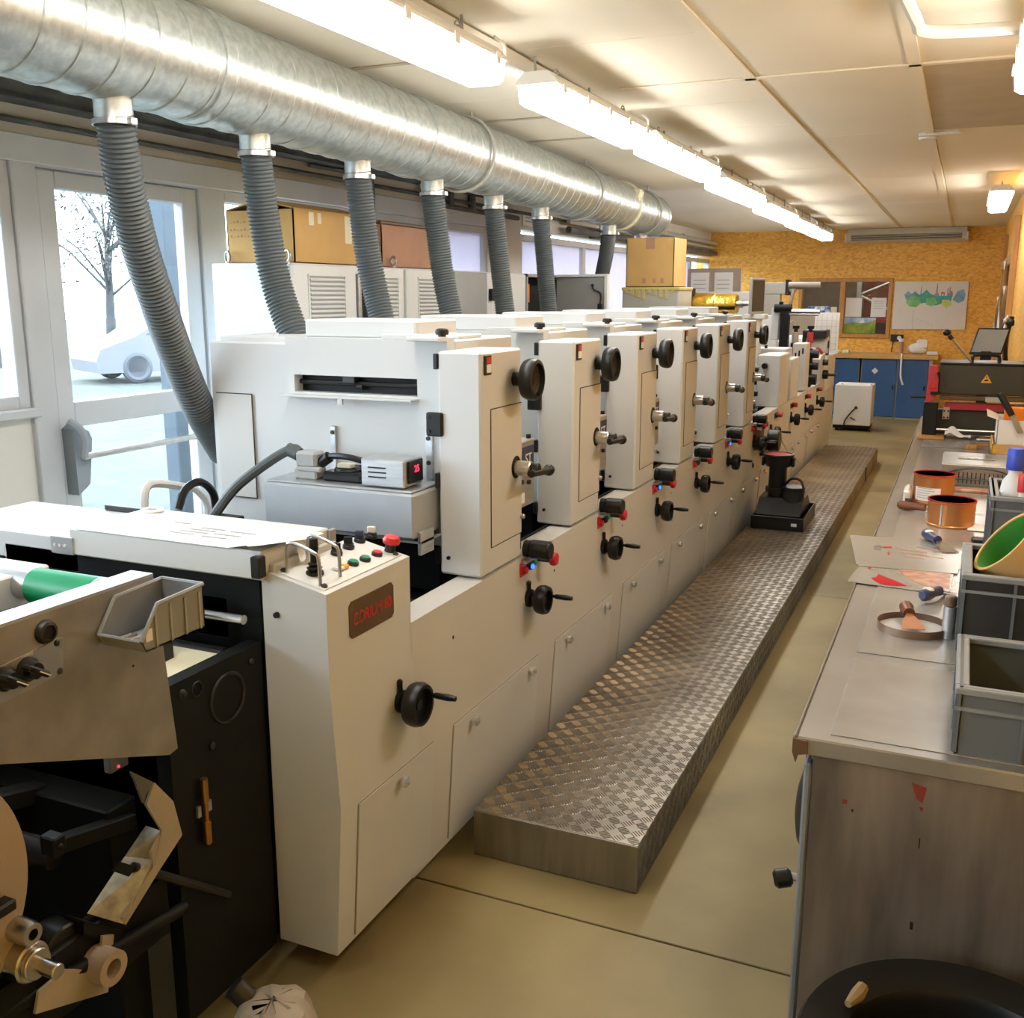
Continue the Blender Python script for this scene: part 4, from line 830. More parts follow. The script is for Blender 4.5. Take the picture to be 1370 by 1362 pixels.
# ================================================================== electrical cabinets by the windows
CX0, CX1, CT = -3.25, -2.80, 1.765
def cabinet(name, ya, yb, label):
    t = thing(name, label, 'cabinet', (-3.0, (ya + yb) / 2, 0), 'electrical cabinets along the windows')
    obj('cabinet_body', MB().box((CX0, ya, 0), (CX1 - 0.02, yb, CT), 0.006), M_CAB, t); return t
def door_(t, ya, yb, louvre=True, m=None, lat=False):
    d_ = obj('cabinet_door', MB().box((CX1 - 0.02, ya + 0.003, 0.05), (CX1, yb - 0.003, CT - 0.006), 0.005), m or M_CAB, t)
    if louvre:
        w_ = yb - ya; a, e = ya + 0.24 * w_, yb - 0.22 * w_
        for k in range(18):
            z = 1.328 + 0.021 * k; b = MB(); b.prism([(CX1 - 0.001, z), (CX1 + 0.010, z + 0.002), (CX1 + 0.011, z + 0.006), (CX1 - 0.001, z + 0.015)], 'y', a, e); obj('slat', b, M_CAB, d_)
        b = MB(); 
        for z in (1.315, 1.708): b.box((CX1, a - 0.012, z), (CX1 + 0.006, e + 0.012, z + 0.008))
        for y in (a - 0.012, e + 0.004): b.box((CX1, y, 1.315), (CX1 + 0.006, y + 0.008, 1.715))
        obj('louvre_frame', b, M_CAB, d_)
        b = MB(); b.box((CX1, a, 1.323), (CX1 + 0.001, e, 1.708)); obj('louvre_back', b, M_CABG, d_)
    if lat: b = MB(); b.box((CX1, ya + 0.02, 1.585), (CX1 + 0.025, ya + 0.07, 1.66), 0.004); obj('latch', b, M_BLACK, d_)
    return d_
def eye(t, x, y):
    b = MB(); b.torus((x, y, CT + 0.032), (0.5, 1, 0), 0.024, 0.006, 18, 6); b.cyl((x, y, CT - 0.001), (x, y, CT + 0.01), 0.012, n=10); obj('lifting_eye', b, M_STEEL, t)
k1 = cabinet('electrical_cabinet', 3.84, 4.86, 'white louvred cabinet nearest the glazed door with a dark open slot')
door_(k1, 3.85, 4.38); door_(k1, 4.52, 4.85)
b = MB(); b.box((CX1 - 0.021, 4.38, 0.05), (CX1 - 0.012, 4.52, CT - 0.04)); obj('open_slot', b, M_DARK, k1); b = MB(); b.box((CX1 - 0.012, 4.385, 0.05), (CX1 + 0.01, 4.41, CT - 0.04), 0.003); b.box((CX1, 4.39, 1.5), (CX1 + 0.012, 4.405, 1.55)); obj('slot_frame', b, M_ALU, k1)
for x, y in ((-3.20, 3.90), (-2.86, 3.90), (-2.822, 4.78)): eye(k1, x, y)
k2 = cabinet('electrical_cabinet', 4.87, 6.53, 'white cabinet past the louvred one with a grey and a white door')
door_(k2, 4.88, 5.43); door_(k2, 5.45, 5.89, False, M_CABG); door_(k2, 5.90, 6.52, False, lat=True)
k3 = thing('electrical_cabinet', 'open dark cabinet with an orange label and a grey door swung out', 'cabinet', (-3.0, 7.0, 0), 'electrical cabinets along the windows')
b = MB(); b.box((CX0, 6.54, 0), (CX0 + 0.02, 7.7, CT)); b.box((CX0, 6.54, 0), (CX1, 6.56, CT)); b.box((CX0, 7.68, 0), (CX1, 7.7, CT)); b.box((CX0, 6.54, CT - 0.02), (CX1, 7.7, CT)); obj('cabinet_body', b, M_CABG, k3)
b = MB(); b.box((CX0 + 0.02, 6.56, 0.05), (CX1 - 0.12, 7.68, CT - 0.03)); obj('dark_interior', b, M_DARK, k3)
b = MB(); b.box((CX1 - 0.118, 6.68, 1.57), (CX1 - 0.112, 6.85, 1.70)); obj('orange_label', b, M_ORANGE, k3, label='bright orange label')
dp0, dp1 = Vector((-2.80, 7.10, 0)), Vector((-2.40, 7.06, 0))
b = MB(); b.slab([dp0 + Vector((0, 0, 0.05)), dp1 + Vector((0, 0, 0.05)), dp1 + Vector((0, 0, CT)), dp0 + Vector((0, 0, CT))], 0.02, (0.1, 1, 0)); od = obj('cabinet_door', b, M_CABG, k3, label='grey inside of the open door')
b = MB(); b.box((-2.41, 7.04, 0.05), (-2.385, 7.085, CT + 0.004), 0.003); b.box((-2.79, 7.05, CT - 0.015), (-2.40, 7.09, CT + 0.004), 0.003); obj('door_edge', b, M_CAB, od)
b = MB(); b.tube(bez([(-2.50, 7.05, 1.69), (-2.49, 7.045, 1.66), (-2.44, 7.05, 1.63), (-2.44, 7.045, 1.55)], 6), 0.006, 6); b.box((-2.455, 7.03, 1.51), (-2.425, 7.05, 1.56), 0.003); b.sph((-2.50, 7.045, 1.69), 0.012); obj('door_cable', b, M_BLACK, od)

def carton(name, label, x0, x1, y0_, y1_, z0, z1, m, flaps=0.0):
    t = thing(name, label, 'cardboard box', ((x0 + x1) / 2, (y0_ + y1_) / 2, z0)); th = 0.006
    b = MB(); b.box((x0, y0_, z0), (x1, y1_, z0 + th)); b.box((x0, y0_, z0), (x0 + th, y1_, z1)); b.box((x1 - th, y0_, z0), (x1, y1_, z1)); b.box((x0, y0_, z0), (x1, y0_ + th, z1)); b.box((x0, y1_ - th, z0), (x1, y1_, z1))
    obj('box_body', b, m, t)
    xm, ym = (x0 + x1) / 2, (y0_ + y1_) / 2
    if flaps:
        b = MB(); b.slab([(x0, y0_, z1), (x0, y1_, z1), (xm - 0.03, y1_, z1 + flaps), (xm - 0.03, y0_, z1 + flaps)], th); obj('flap', b, m, t)
        b = MB(); b.slab([(x1, y0_, z1), (x1, y1_, z1), (xm + 0.0, y1_, z1 + flaps * 1.3), (xm + 0.0, y0_, z1 + flaps * 1.3)], th); obj('flap', b, m, t)
    else:
        for a, e in ((y0_, ym - 0.001), (ym + 0.001, y1_)): obj('flap', MB().box((x0, a, z1), (x1, e, z1 + th)), m, t)
    return t
b1 = carton('carton', 'large brown carton on the white louvred cabinet nearest the door', -3.22, -2.84, 3.93, 4.58, CT, 2.005, M_CARD, 0.035)
b = MB()
for i, (w_, z) in enumerate(((0.10, 1.95), (0.14, 1.915), (0.12, 1.885))):
    for j in range(int(w_ / 0.02)): b.box((-3.20 + 0.02 * j, 3.9285, z), (-3.192 + 0.02 * j, 3.93, z + 0.003 + 0.004 * ((j * 7 + i) % 3)))
obj('handwriting', b, M_CARDP, b1)
for ya_, yb_, za_ in ((4.05, 4.09, 1.94), (4.12, 4.15, 1.95), (4.35, 4.41, 1.87)): obj('tape', MB().box((-2.8398, ya_, za_), (-2.839, yb_, 2.0)), M_CREAMP, b1)
b2 = carton('carton', 'worn reddish carton with a dark lid behind the fourth hose', -3.22, -2.855, 4.72, 5.42, CT, 1.98, M_CARDP)
b = MB(); b.box((-3.24, 4.70, 1.986), (-2.845, 5.44, 2.005), 0.004); obj('lid_sheet', b, M_RUST, b2)
# carton on the far grey machine
gm = thing('grey_machine', 'pale grey machine with yellow stains under the upright carton', 'machine', (-2.2, 7.7, 0.86))
obj('machine_body', MB().box((-2.42, 7.5, 0.862), (-1.98, 7.9, 1.677), 0.008), M_GREYM, gm)
b = MB(); b.box((-2.425, 7.495, 1.655), (-1.975, 7.905, 1.679), 0.004); 
for i in range(9): b.box((-2.40 + 0.045 * i, 7.493, 1.655 - 0.02 - 0.015 * (i * 5 % 4)), (-2.375 + 0.045 * i, 7.497, 1.66), 0.001)
obj('glue_stain', b, mat('yellow_glue', (0.55, 0.46, 0.16), 0.4), gm)
b3 = carton('carton', 'upright yellow-brown carton standing on the pale grey machine', -2.40, -2.03, 7.52, 7.88, 1.68, 2.035, M_CARD)
b = MB(); b.box((-2.25, 7.5188, 1.96), (-2.18, 7.52, 2.042)); obj('tape', b, M_CARDP, b3)
b = MB()
pass
for x in (-2.27, -2.19, -2.13): obj('print', MB().box((x, 7.5188, 1.71), (x + 0.025, 7.52, 1.745)), M_CARDP, b3)
# gold foil roll on its arm
gf = thing('foil_unwinder', 'dark bracket arm holding the gold foil behind the press units', 'unwinder', (-1.9, 8.0, 0))
b = MB(); b.box((-2.12, 7.98, 0.68), (-2.0, 8.1, 1.60), 0.006); b.box((-2.14, 7.92, 1.45), (-1.99, 8.06, 1.68), 0.008); obj('bracket', b, M_DARK, gf)
b = MB(); b.cyl((-1.99, 7.99, 1.555), (-1.52, 7.99, 1.555), 0.02, n=14); b.cyl((-2.05, 7.99, 1.555), (-1.96, 7.99, 1.555), 0.05, n=18, bev=0.008); b.cyl((-1.63, 7.99, 1.555), (-1.60, 7.99, 1.555), 0.032, n=14); obj('spindle', b, M_STEEL, gf)
b = MB(); b.lathe([(0.03, 0), (0.078, 0), (0.083, 0.01), (0.083, 0.17), (0.080, 0.175), (0.078, 0.18), (0.077, 0.34), (0.070, 0.345), (0.03, 0.345)], (-1.985, 7.99, 1.555), (1, 0, 0), 36); tag(obj('gold_foil_roll', b, M_GOLD), 'shiny gold foil roll on the dark bracket behind the units', 'foil roll')
b = MB(); b.box((-2.0, 7.9, 1.38), (-1.63, 8.1, 1.42), 0.004); b.prism([(-2.0, 1.42), (-1.93, 1.42), (-1.99, 1.52)], 'y', 7.95, 7.97); b.prism([(-1.80, 1.42), (-1.76, 1.42), (-1.76, 1.47), (-1.79, 1.46)], 'y', 7.95, 7.97); obj('foil_tray', b, M_GREYM, gf)
# flat monitor above the far units
mo = thing('monitor', 'dark flat monitor seen edge-on above the far press units', 'monitor', (-1.55, 8.2, 1.45))
b = MB(); b.box((-0.14, -0.012, 0), (0.14, 0.012, 0.27), 0.004); R_ = Matrix.Rotation(1.40, 3, 'Z'); b.v = [R_ @ p + Vector((-1.50, 8.02, 1.478)) for p in b.v]; obj('screen_case', b, M_CABG, mo)
b = MB(); b.box((-0.125, -0.0135, 0.02), (0.125, -0.0122, 0.255)); b.v = [R_ @ p + Vector((-1.50, 8.02, 1.478)) for p in b.v]; obj('screen', b, M_SCREEN, mo)
b = MB(); b.box((-1.58, 7.95, 1.44), (-1.42, 8.10, 1.478), 0.004); b.box((-1.55, 7.97, 0.68), (-1.46, 8.07, 1.44), 0.004); obj('monitor_stand', b, M_LIGHTB, mo)

# ================================================================== checker-plate platform
PX0, PX1, PY0, PY1, PZ = -1.20, -0.70, 2.42, 10.45, 0.146
pf = thing('step_platform', 'long low checker-plate step running beside the press', 'platform', (-0.95, 6.4, 0))
ysm = 9.15
for a, e in ((PY0, ysm - 0.002), (ysm + 0.002, PY1)):
    b = MB(); b.box((PX0, a, PZ - 0.004), (PX1, e, PZ), 0.0015); obj('top_plate', b, M_TREAD, pf)
    b = MB(); b.box((PX1 - 0.004, a, 0.002), (PX1, e, PZ - 0.004)); obj('side_plate', b, M_TREAD, pf)
b = MB(); b.box((PX0, PY0 - 0.002, 0.002), (PX1, PY0 + 0.004, PZ - 0.003), 0.001); obj('front_plate', b, M_TREADF, pf)
b = MB(); b.box((PX0, PY0 + 0.02, 0.0), (PX0 + 0.03, PY1, PZ - 0.004)); b.box((PX0, PY1 - 0.004, 0.002), (PX1, PY1, PZ - 0.004)); obj('frame', b, M_DARK, pf)
def treads(b, nx, ny, c, org, du, dv, nn):
    for i in range(nx):
        for j in range(ny):
            s_ = 1 if (i + j) % 2 else -1; cx_ = (i + 0.5) * c; cy_ = (j + 0.5) * c
            for k in range(5):
                o = (k - 2) * 0.0082; hl = 0.0155 - abs(k - 2) * 0.0016; dx, dy = 0.7071, 0.7071 * s_
                mx, my = cx_ - dy * o, cy_ + dx * o
                P = lambda u, v, h: org + du * (mx + dx * u - dy * v) + dv * (my + dy * u + dx * v) + nn * h
                b.add([P(-hl, -.0026, 0), P(hl, -.0026, 0), P(hl, .0026, 0), P(-hl, .0026, 0), P(-hl + .003, -.0010, .0021), P(hl - .003, -.0010, .0021), P(hl - .003, .0010, .0021), P(-hl + .003, .0010, .0021)],
                      [(4, 5, 6, 7), (0, 1, 5, 4), (1, 2, 6, 5), (2, 3, 7, 6), (3, 0, 4, 7)])
c_ = 0.0418
b = MB(); treads(b, 12, int((PY1 - PY0) / c_), c_, Vector((PX0, PY0, PZ)), Vector((1, 0, 0)), Vector((0, 1, 0)), Vector((0, 0, 1)))
treads(b, 3, int((PY1 - PY0) / c_), c_, Vector((PX1, PY0, 0.012)), Vector((0, 0, 1)), Vector((0, 1, 0)), Vector((1, 0, 0)))
o = obj('raised_treads', b, M_TREAD, pf, smooth=10); o['kind'] = 'stuff'
b = MB(); b.box((PX1 - 0.001, ysm - 0.01, 0.03), (PX1 + 0.008, ysm + 0.03, PZ + 0.004), 0.002); obj('joint_lug', b, M_DARK, pf)

# black pump standing in a shallow tray on the platform
tp = onz(1075, 672, PZ)
x0, x1, ya, yb = -1.215, -0.985, 6.42, 6.98
t = thing('drip_tray', 'black shallow tray on the checker plate under the pump', 'tray', (-1.08, 6.7, PZ)); z0 = PZ + 0.002
x0, x1 = -1.17, -0.84
b = MB(); b.box((x0, ya, z0), (x1, yb, z0 + 0.008)); b.box((x0, ya, z0), (x0 + 0.01, yb, z0 + 0.085), 0.003); b.box((x1 - 0.01, ya, z0), (x1, yb, z0 + 0.085), 0.003); b.box((x0, ya, z0), (x1, ya + 0.01, z0 + 0.085), 0.003); b.box((x0, yb - 0.01, z0), (x1, yb, z0 + 0.085), 0.003); obj('tray_body', b, M_BLACK, t)
b = MB(); b.box((x1 - 0.075, ya - 0.001, z0 + 0.03), (x1 - 0.04, ya, z0 + 0.05)); obj('sticker', b, M_PAPER, t)
pu = thing('ink_pump', 'black ink pump with a tall neck standing in the tray', 'pump', (-1.05, 6.6, z0 + 0.008)); zz = z0 + 0.008
b = MB(); b.prism([(6.46, zz), (6.9, zz), (6.9, zz + 0.1), (6.78, zz + 0.17), (6.58, zz + 0.17), (6.46, zz + 0.08)], 'x', -1.15, -0.87); obj('pump_base', b, M_BLACK, pu)
b = MB(); b.cyl((-0.94, 6.62, zz + 0.10), (-0.94, 6.62, zz + 0.235), 0.072, n=24, bev=0.006); b.cyl((-0.94, 6.62, zz + 0.23), (-0.94, 6.62, zz + 0.245), 0.076, n=24, bev=0.004); obj('motor', b, M_IRON, pu)
b = MB(); b.cyl((-1.05, 6.65, zz + 0.15), (-1.05, 6.65, zz + 0.41), 0.058, n=24); b.cyl((-1.05, 6.65, zz + 0.20), (-1.05, 6.65, zz + 0.23), 0.075, n=20); b.cyl((-1.05, 6.65, zz + 0.37), (-1.05, 6.65, zz + 0.44), 0.08, 0.095, n=24); b.torus((-1.05, 6.65, zz + 0.445), (0, 0, 1), 0.093, 0.008, 28, 6); obj('neck', b, M_BLACK, pu)
b = MB(); b.cyl((-1.05, 6.65, zz + 0.43), (-1.05, 6.65, zz + 0.447), 0.085, n=24); obj('ink_well', b, M_REDINK, pu, label='red ink in the neck')
for s_ in (-1, 1): b = MB(); b.box((-1.05 + s_ * 0.085, 6.62, zz + 0.37), (-1.05 + s_ * 0.105, 6.68, zz + 0.43), 0.005); obj('clip', b, M_BLACK, pu)
b = MB(); b.tube(bez([(-1.0, 6.62, zz + 0.25), (-0.95, 6.6, zz + 0.30), (-0.89, 6.58, zz + 0.29), (-0.865, 6.56, zz + 0.22)], 8), 0.008, 8); obj('motor_cable', b, M_BLACK, pu)
for k in range(3):
    p = [onx(*q, -1.15 + 0.03 * k) for q in (((1045, 588), (1052, 600), (1058, 616)), ((1048, 605), (1055, 612), (1061, 619)), ((1060, 610), (1065, 613), (1069, 619)))[k]]
    b = MB(); b.tube(bez(p, 6), 0.007, 6); obj('ink_tube', b, M_CREAMP if k < 2 else M_TRANS, pu, label='cream ink tube')
# ================================================================== workbench along the right wall
BX0, BX1, BY0, BY1, BZ = -0.215, 0.350, 1.725, 7.0, 0.855
wb = thing('workbench', 'long metal-topped workbench along the right wall', 'workbench', (0.07, 4.3, 0))
b = MB(); b.box((BX0, BY0, BZ - 0.035), (BX1, BY1, BZ - 0.002), 0.003); obj('worktop', b, M_BENCH, wb)
yy = BY0 + 0.03
for i, e in enumerate((2.22, 3.05, 3.9, 4.75, 5.6, 6.4, 6.95)):
    b = MB(); b.box((BX0 + 0.055, yy, BZ - 0.002), (BX1 - 0.02, e - 0.045, BZ), 0.0008); obj('cover_sheet', b, M_BENCHS, wb); yy = e
b = MB(); b.box((BX0 - 0.004, BY0, BZ - 0.04), (BX0, BY1, BZ + 0.001), 0.001); obj('edge_strip', b, M_STEEL, wb)
b = MB(); b.prism([(BX0 - 0.005, BZ - 0.004), (BX0 + 0.02, BZ - 0.006), (BX0 + 0.022, BZ - 0.03), (BX0 + 0.006, BZ - 0.034), (BX0 + 0.002, BZ - 0.05), (BX0 - 0.005, BZ - 0.03)], 'y', BY0 - 0.006, BY0 + 0.002); obj('corner_tape', b, M_RUST, wb)
b = MB(); b.box((-0.185, 1.735, 0.0), (BX1, 1.76, BZ - 0.035), 0.002); pn = obj('end_panel', b, M_BENCHP, wb)
for q in ([(-0.02, 0.80), (0.005, 0.795), (0.0, 0.765), (-0.01, 0.772)], [(-0.13, 0.745), (-0.122, 0.745), (-0.122, 0.737), (-0.13, 0.737)], [(-0.005, 0.758), (0.002, 0.757), (0.0, 0.748)]): obj('red_stain', MB().prism([(x, z) for x, z in q], 'y', 1.7343, 1.735), mat('dried_red_ink', (0.25, 0.04, 0.03), 0.5), pn)
for q in ([(0.186, 0.70), (0.190, 0.70), (0.182, 0.585), (0.178, 0.585)], [(-0.002, 0.536), (0.003, 0.536), (0.003, 0.522), (-0.002, 0.522)], [(-0.115, 0.728), (-0.110, 0.73), (-0.112, 0.722)], [(0.0, 0.70), (0.002, 0.70), (0.002, 0.68), (0.0, 0.68)]): obj('black_stain', MB().prism(q, 'y', 1.7343, 1.735), M_BLACK, pn)
b = MB(); b.box((-0.19, 1.76, 0.0), (-0.165, BY1, BZ - 0.035), 0.002); obj('side_panel', b, M_CRATEL, wb)
b = MB(); b.box((-0.20, 1.735, 0.0), (-0.186, 1.80, 0.80), 0.004); obj('corner_post', b, M_CRATEL, wb)
b = MB(); b.lathe([(0.09, 0), (0.088, 0.010), (0.07, 0.020), (0.04, 0.027), (0.0001, 0.029)], (-0.19, 1.83, 0.675), (-1, 0, 0), 32); b.box((-0.205, 1.80, 0.74), (-0.19, 1.86, 0.80), 0.005); obj('round_cover', b, M_IRON, wb, label='dark round cover on the side')
b = MB(); b.cyl((-0.19, 1.775, 0.548), (-0.215, 1.775, 0.548), 0.008, n=10); b.mt(1).cyl((-0.213, 1.775, 0.548), (-0.245, 1.765, 0.54), 0.018, n=14, bev=0.006); obj('side_knob', b, [M_STEEL, M_BLACK], wb)
b = MB(); b.box((0.33, 1.76, 0), (0.35, BY1, BZ - 0.035)); b.box((-0.165, BY1 - 0.03, 0), (0.33, BY1, BZ - 0.035)); obj('rear_panel', b, M_CRATEL, wb)
TZ = BZ
# ---- grey stacking crates
def crate(name, label, x0, x1, y0_, y1_, z0, z1, inside=True, dark=False):
    t = thing(name, label, 'crate', ((x0 + x1) / 2, (y0_ + y1_) / 2, z0), 'grey crates on the workbench'); th = 0.006; m = M_CRATE
    b = MB(); b.box((x0 + 0.008, y0_ + 0.008, z0), (x1 - 0.008, y1_ - 0.008, z0 + th))
    for a, e in (((x0 + 0.006, y0_ + 0.006, z0), (x1 - 0.006, y0_ + 0.012, z1)), ((x0 + 0.006, y1_ - 0.012, z0), (x1 - 0.006, y1_ - 0.006, z1)), ((x0 + 0.006, y0_ + 0.006, z0), (x0 + 0.012, y1_ - 0.006, z1)), ((x1 - 0.012, y0_ + 0.006, z0), (x1 - 0.006, y1_ - 0.006, z1))): b.box(a, e)
    obj('crate_shell', b, M_CRATED if dark else m, t)
    b = MB(); w_ = 0.022
    b.box((x0, y0_, z1 - 0.012), (x1, y0_ + w_, z1), 0.002); b.box((x0, y1_ - w_, z1 - 0.012), (x1, y1_, z1), 0.002); b.box((x0, y0_ + w_, z1 - 0.012), (x0 + w_, y1_ - w_, z1), 0.002); b.box((x1 - w_, y0_ + w_, z1 - 0.012), (x1, y1_ - w_, z1), 0.002)
    b.box((x0 + 0.001, y0_ + 0.001, z1 - 0.04), (x1 - 0.001, y0_ + 0.007, z1 - 0.034)); b.box((x0 + 0.001, y0_ + 0.002, z1 - 0.04), (x0 + 0.007, y1_ - 0.002, z1 - 0.034)); obj('crate_rim', b, M_CRATEL, t)
    n = 3
    for k in range(n + 1):
        x = x0 + 0.004 + (x1 - x0 - 0.014) * k / n; obj('rib', MB().box((x, y0_ + 0.002, z0 + 0.004), (x + 0.006, y0_ + 0.008, z1 - 0.012)), m, t)
        y = y0_ + 0.004 + (y1_ - y0_ - 0.014) * k / n; obj('rib', MB().box((x0 + 0.001, y, z0 + 0.004), (x0 + 0.008, y + 0.006, z1 - 0.012)), m, t)
    if inside: obj('dark_inside', MB().box((x0 + 0.014, y0_ + 0.014, z0 + 0.008), (x1 - 0.014, y1_ - 0.014, z0 + 0.02)), M_CRATED, t)  # darker layer over the crate bottom
    return t
crate('plastic_crate', 'low grey crate at the near corner of the workbench, dark inside', 0.035, 0.348, 1.755, 2.06, TZ, 0.975)
crate('plastic_crate', 'taller dark grey crate behind the low one, holding the cardboard tube', 0.036, 0.348, 2.30, 2.62, TZ, 1.032, dark=True)
crate('plastic_crate', 'grey crate beyond the cardboard tube with a white bottle', 0.10, 0.348, 2.98, 3.30, TZ, 1.085)
# ---- cardboard tube leaning in the taller crate
o_ = Vector((0.116, 2.44, 1.083)); ax = (_r * 0.75 - _u * 0.65 - _f * 0.03).normalized()
t = thing('cardboard_tube', 'large cardboard tube with green lining leaning in the taller crate', 'cardboard tube', o_)
b = MB(); b.lathe([(0.084, 0), (0.086, 0.001), (0.086, 0.21), (0.078, 0.21), (0.078, 0.001)], o_, ax, 48, close=True); obj('tube_wall', b, M_CARD, t)
b = MB(); b.lathe([(0.0778, 0.004), (0.0778, 0.206), (0.074, 0.206), (0.074, 0.02)], o_, ax, 40, close=True); obj('green_lining', b, M_GREENC, t)
b = MB(); q0 = o_ + ax * 0.07
for w_, hh in ((-0.62, 0.055), (-0.25, 0.06)):
    d_ = (_u * math.sin(w_) * 0.6 - _f * math.cos(w_)); d_ = (d_ - ax * d_.dot(ax)).normalized(); b.sph(o_ + ax * hh + d_ * 0.0858, 0.006, (1, 1, 1.2), 8, 6)
obj('ink_spot', b, M_BROWN, t)
# ---- bottles
def bottle(x, y, z, r, h, cap, label):
    t = thing('plastic_bottle', label, 'bottle', (x, y, z))
    b = MB(); b.lathe([(r * 0.9, 0), (r, 0.006), (r, h * 0.62), (r * 0.85, h * 0.72), (r * 0.5, h * 0.78), (r * 0.48, h * 0.83)], (x, y, z), (0, 0, 1), 24); obj('bottle_body', b, M_TRANS, t)
    b = MB(); b.lathe([(r * 0.66, h * 0.82), (r * 0.68, h * 0.84), (r * 0.66, h * 0.985), (r * 0.6, h), (0.0001, h)], (x, y, z), (0, 0, 1), 20); obj('cap', b, cap, t)
M_CAPB = mat('blue_cap', (0.03, 0.07, 0.55), 0.4)
bottle(0.158, 3.08, TZ + 0.021, 0.036, 0.33, M_CAPB, 'white bottle with a blue cap standing in the far grey crate')
bottle(0.165, 3.02 - 0.0, TZ + 0.021, 0.0, 0.0, M_RED, 'x') if False else None
bottle(0.178, 3.01, TZ + 0.021, 0.022, 0.27, M_RED, 'small white bottle with a red cap beside the blue-capped one')
# ---- ink tins
def tin(name, label, x, y, r, h, strip=True, labelled=False):
    t = thing(name, label, 'ink tin', (x, y, TZ), 'open tins of red ink')
    b = MB(); b.lathe([(r, 0), (r + 0.002, 0.002), (r + 0.002, 0.006), (r, 0.008), (r, h - 0.008), (r + 0.0025, h - 0.006), (r + 0.0025, h), (r - 0.002, h), (r - 0.002, 0.004), (0.0001, 0.004)], (x, y, TZ), (0, 0, 1), 40); obj('tin_wall', b, M_COPPER, t)
    b = MB(); b.lathe([(r - 0.0022, h - 0.002), (r - 0.0024, h * 0.72), (r * 0.7, h * 0.70), (r * 0.3, h * 0.74), (0.0001, h * 0.72)], (x, y, TZ), (0, 0, 1), 40); obj('red_ink', b, M_REDINK, t, label='glossy red ink')
    b = MB(); b.lathe([(r + 0.0026, h - 0.001 - 0.001), (r + 0.003, h + 0.0005), (r - 0.002, h + 0.001), (r - 0.0025, h - 0.01)], (x, y, TZ), (0, 0, 1), 40); obj('inky_rim', b, M_REDINK, t)
    if strip: a = -2.05; b = MB(); b.box((x - 0.0035, y - r - 0.002, TZ + 0.008), (x + 0.0035, y - r + 0.001, TZ + h - 0.01), 0.001, rot=Matrix.Rotation(-0.42, 3, 'Z'), piv=(x, y, TZ)); obj('seam', b, M_STEEL, t)
    if labelled:
        b = MB(); n = 12; vs = []
        for k in range(n + 1):
            w_ = -2.55 + 1.35 * k / n
            for z in (0.012, h * 0.58): vs.append(Vector((x + (r + 0.0008) * math.cos(w_), y + (r + 0.0008) * math.sin(w_), TZ + z)))
        b.add(vs, [(2 * k, 2 * k + 2, 2 * k + 3, 2 * k + 1) for k in range(n)]); obj('paper_label', b, M_PAPER, t)
        b = MB()
        for j in range(5):
            z = 0.022 + 0.009 * j; vs = []
            for k in range(5):
                w_ = -2.4 + (0.9 - 0.12 * (j % 3)) * k / 4
                for dz in (0, 0.003): vs.append(Vector((x + (r + 0.0012) * math.cos(w_), y + (r + 0.0012) * math.sin(w_), TZ + z + dz)))
            b.add(vs, [(2 * k, 2 * k + 2, 2 * k + 3, 2 * k + 1) for k in range(4)])
        obj('print', b, M_INKL, t)
tin('ink_tin', 'copper-coloured open tin of red ink without a label', 0.006, 3.66, 0.075, 0.088)
tin('ink_tin', 'inky open tin of red ink with a white paper label', -0.062, 4.06, 0.073, 0.108, False, True)
b = MB(); b.cyl((0.0205, 2.40, TZ), (0.0205, 2.40, TZ + 0.075), 0.0145, n=18); b.mt(1).cyl((0.0205, 2.40, TZ + 0.075), (0.0205, 2.40, TZ + 0.10), 0.0135, n=18, bev=0.003); tag(obj('small_jar', b, [M_ALU, M_RIM]), 'small labelled jar with a brown top beside the taller crate', 'jar')
# ---- lid with a scraper
lx, ly = -0.057, 2.43
t = thing('tin_lid', 'round shallow tin lid with white residue on the workbench', 'tin lid', (lx, ly, TZ))
b = MB(); b.lathe([(0.0001, 0.001), (0.075, 0.001), (0.077, 0.003), (0.077, 0.018), (0.0785, 0.0185), (0.0785, 0.0), (0.0001, 0.0)], (lx, ly, TZ), (0, 0, 1), 48); obj('lid_rim', b, M_RIM, t)
b = MB(); b.cyl((lx, ly, TZ + 0.001), (lx, ly, TZ + 0.0035), 0.0745, n=40); obj('white_residue', b, M_RESID, t)
def knife(name, label, p0, p1, zt, hm, bm_, wl=0.05, bl=0.5, badge=False, tilt=0.0):
    """p0 handle end, p1 blade end (xy); bl share of blade"""
    t = thing(name, label, 'scraper', (p0[0], p0[1], zt)); a = Vector((p0[0], p0[1], zt)); e = Vector((p1[0], p1[1], zt + tilt)); d_ = (e - a); L_ = d_.length; d_.normalize(); n_ = Vector((-d_.y, d_.x, 0)).normalized(); up = n_.cross(d_) if n_.cross(d_).z > 0 else -n_.cross(d_)
    b = MB(); hl = L_ * (1 - bl); c0 = a + up * 0.016
    b.tube([c0, c0 + d_ * hl * .08, c0 + d_ * hl * .35, c0 + d_ * hl * .7, c0 + d_ * hl], [0.009, 0.0155, 0.0165, 0.012, 0.0135], 12); obj('handle', b, hm, t)
    if badge: b = MB(); b.sph(c0 + d_ * hl * .35 + up * 0.012, 0.011, (1.3, 1.3, 0.5)); obj('handle_badge', b, M_TRANS, t)
    b = MB(); s0 = a + d_ * hl + up * 0.015; s1 = a + d_ * L_ + up * 0.001; m_ = (s0 + s1) / 2
    b.slab([s0 - n_ * 0.006, s0 + n_ * 0.006, m_ + n_ * wl * .38, s1 + n_ * wl * .5, s1 - n_ * wl * .5, m_ - n_ * wl * .38], 0.0012, up); obj('blade', b, bm_, t)
    return t
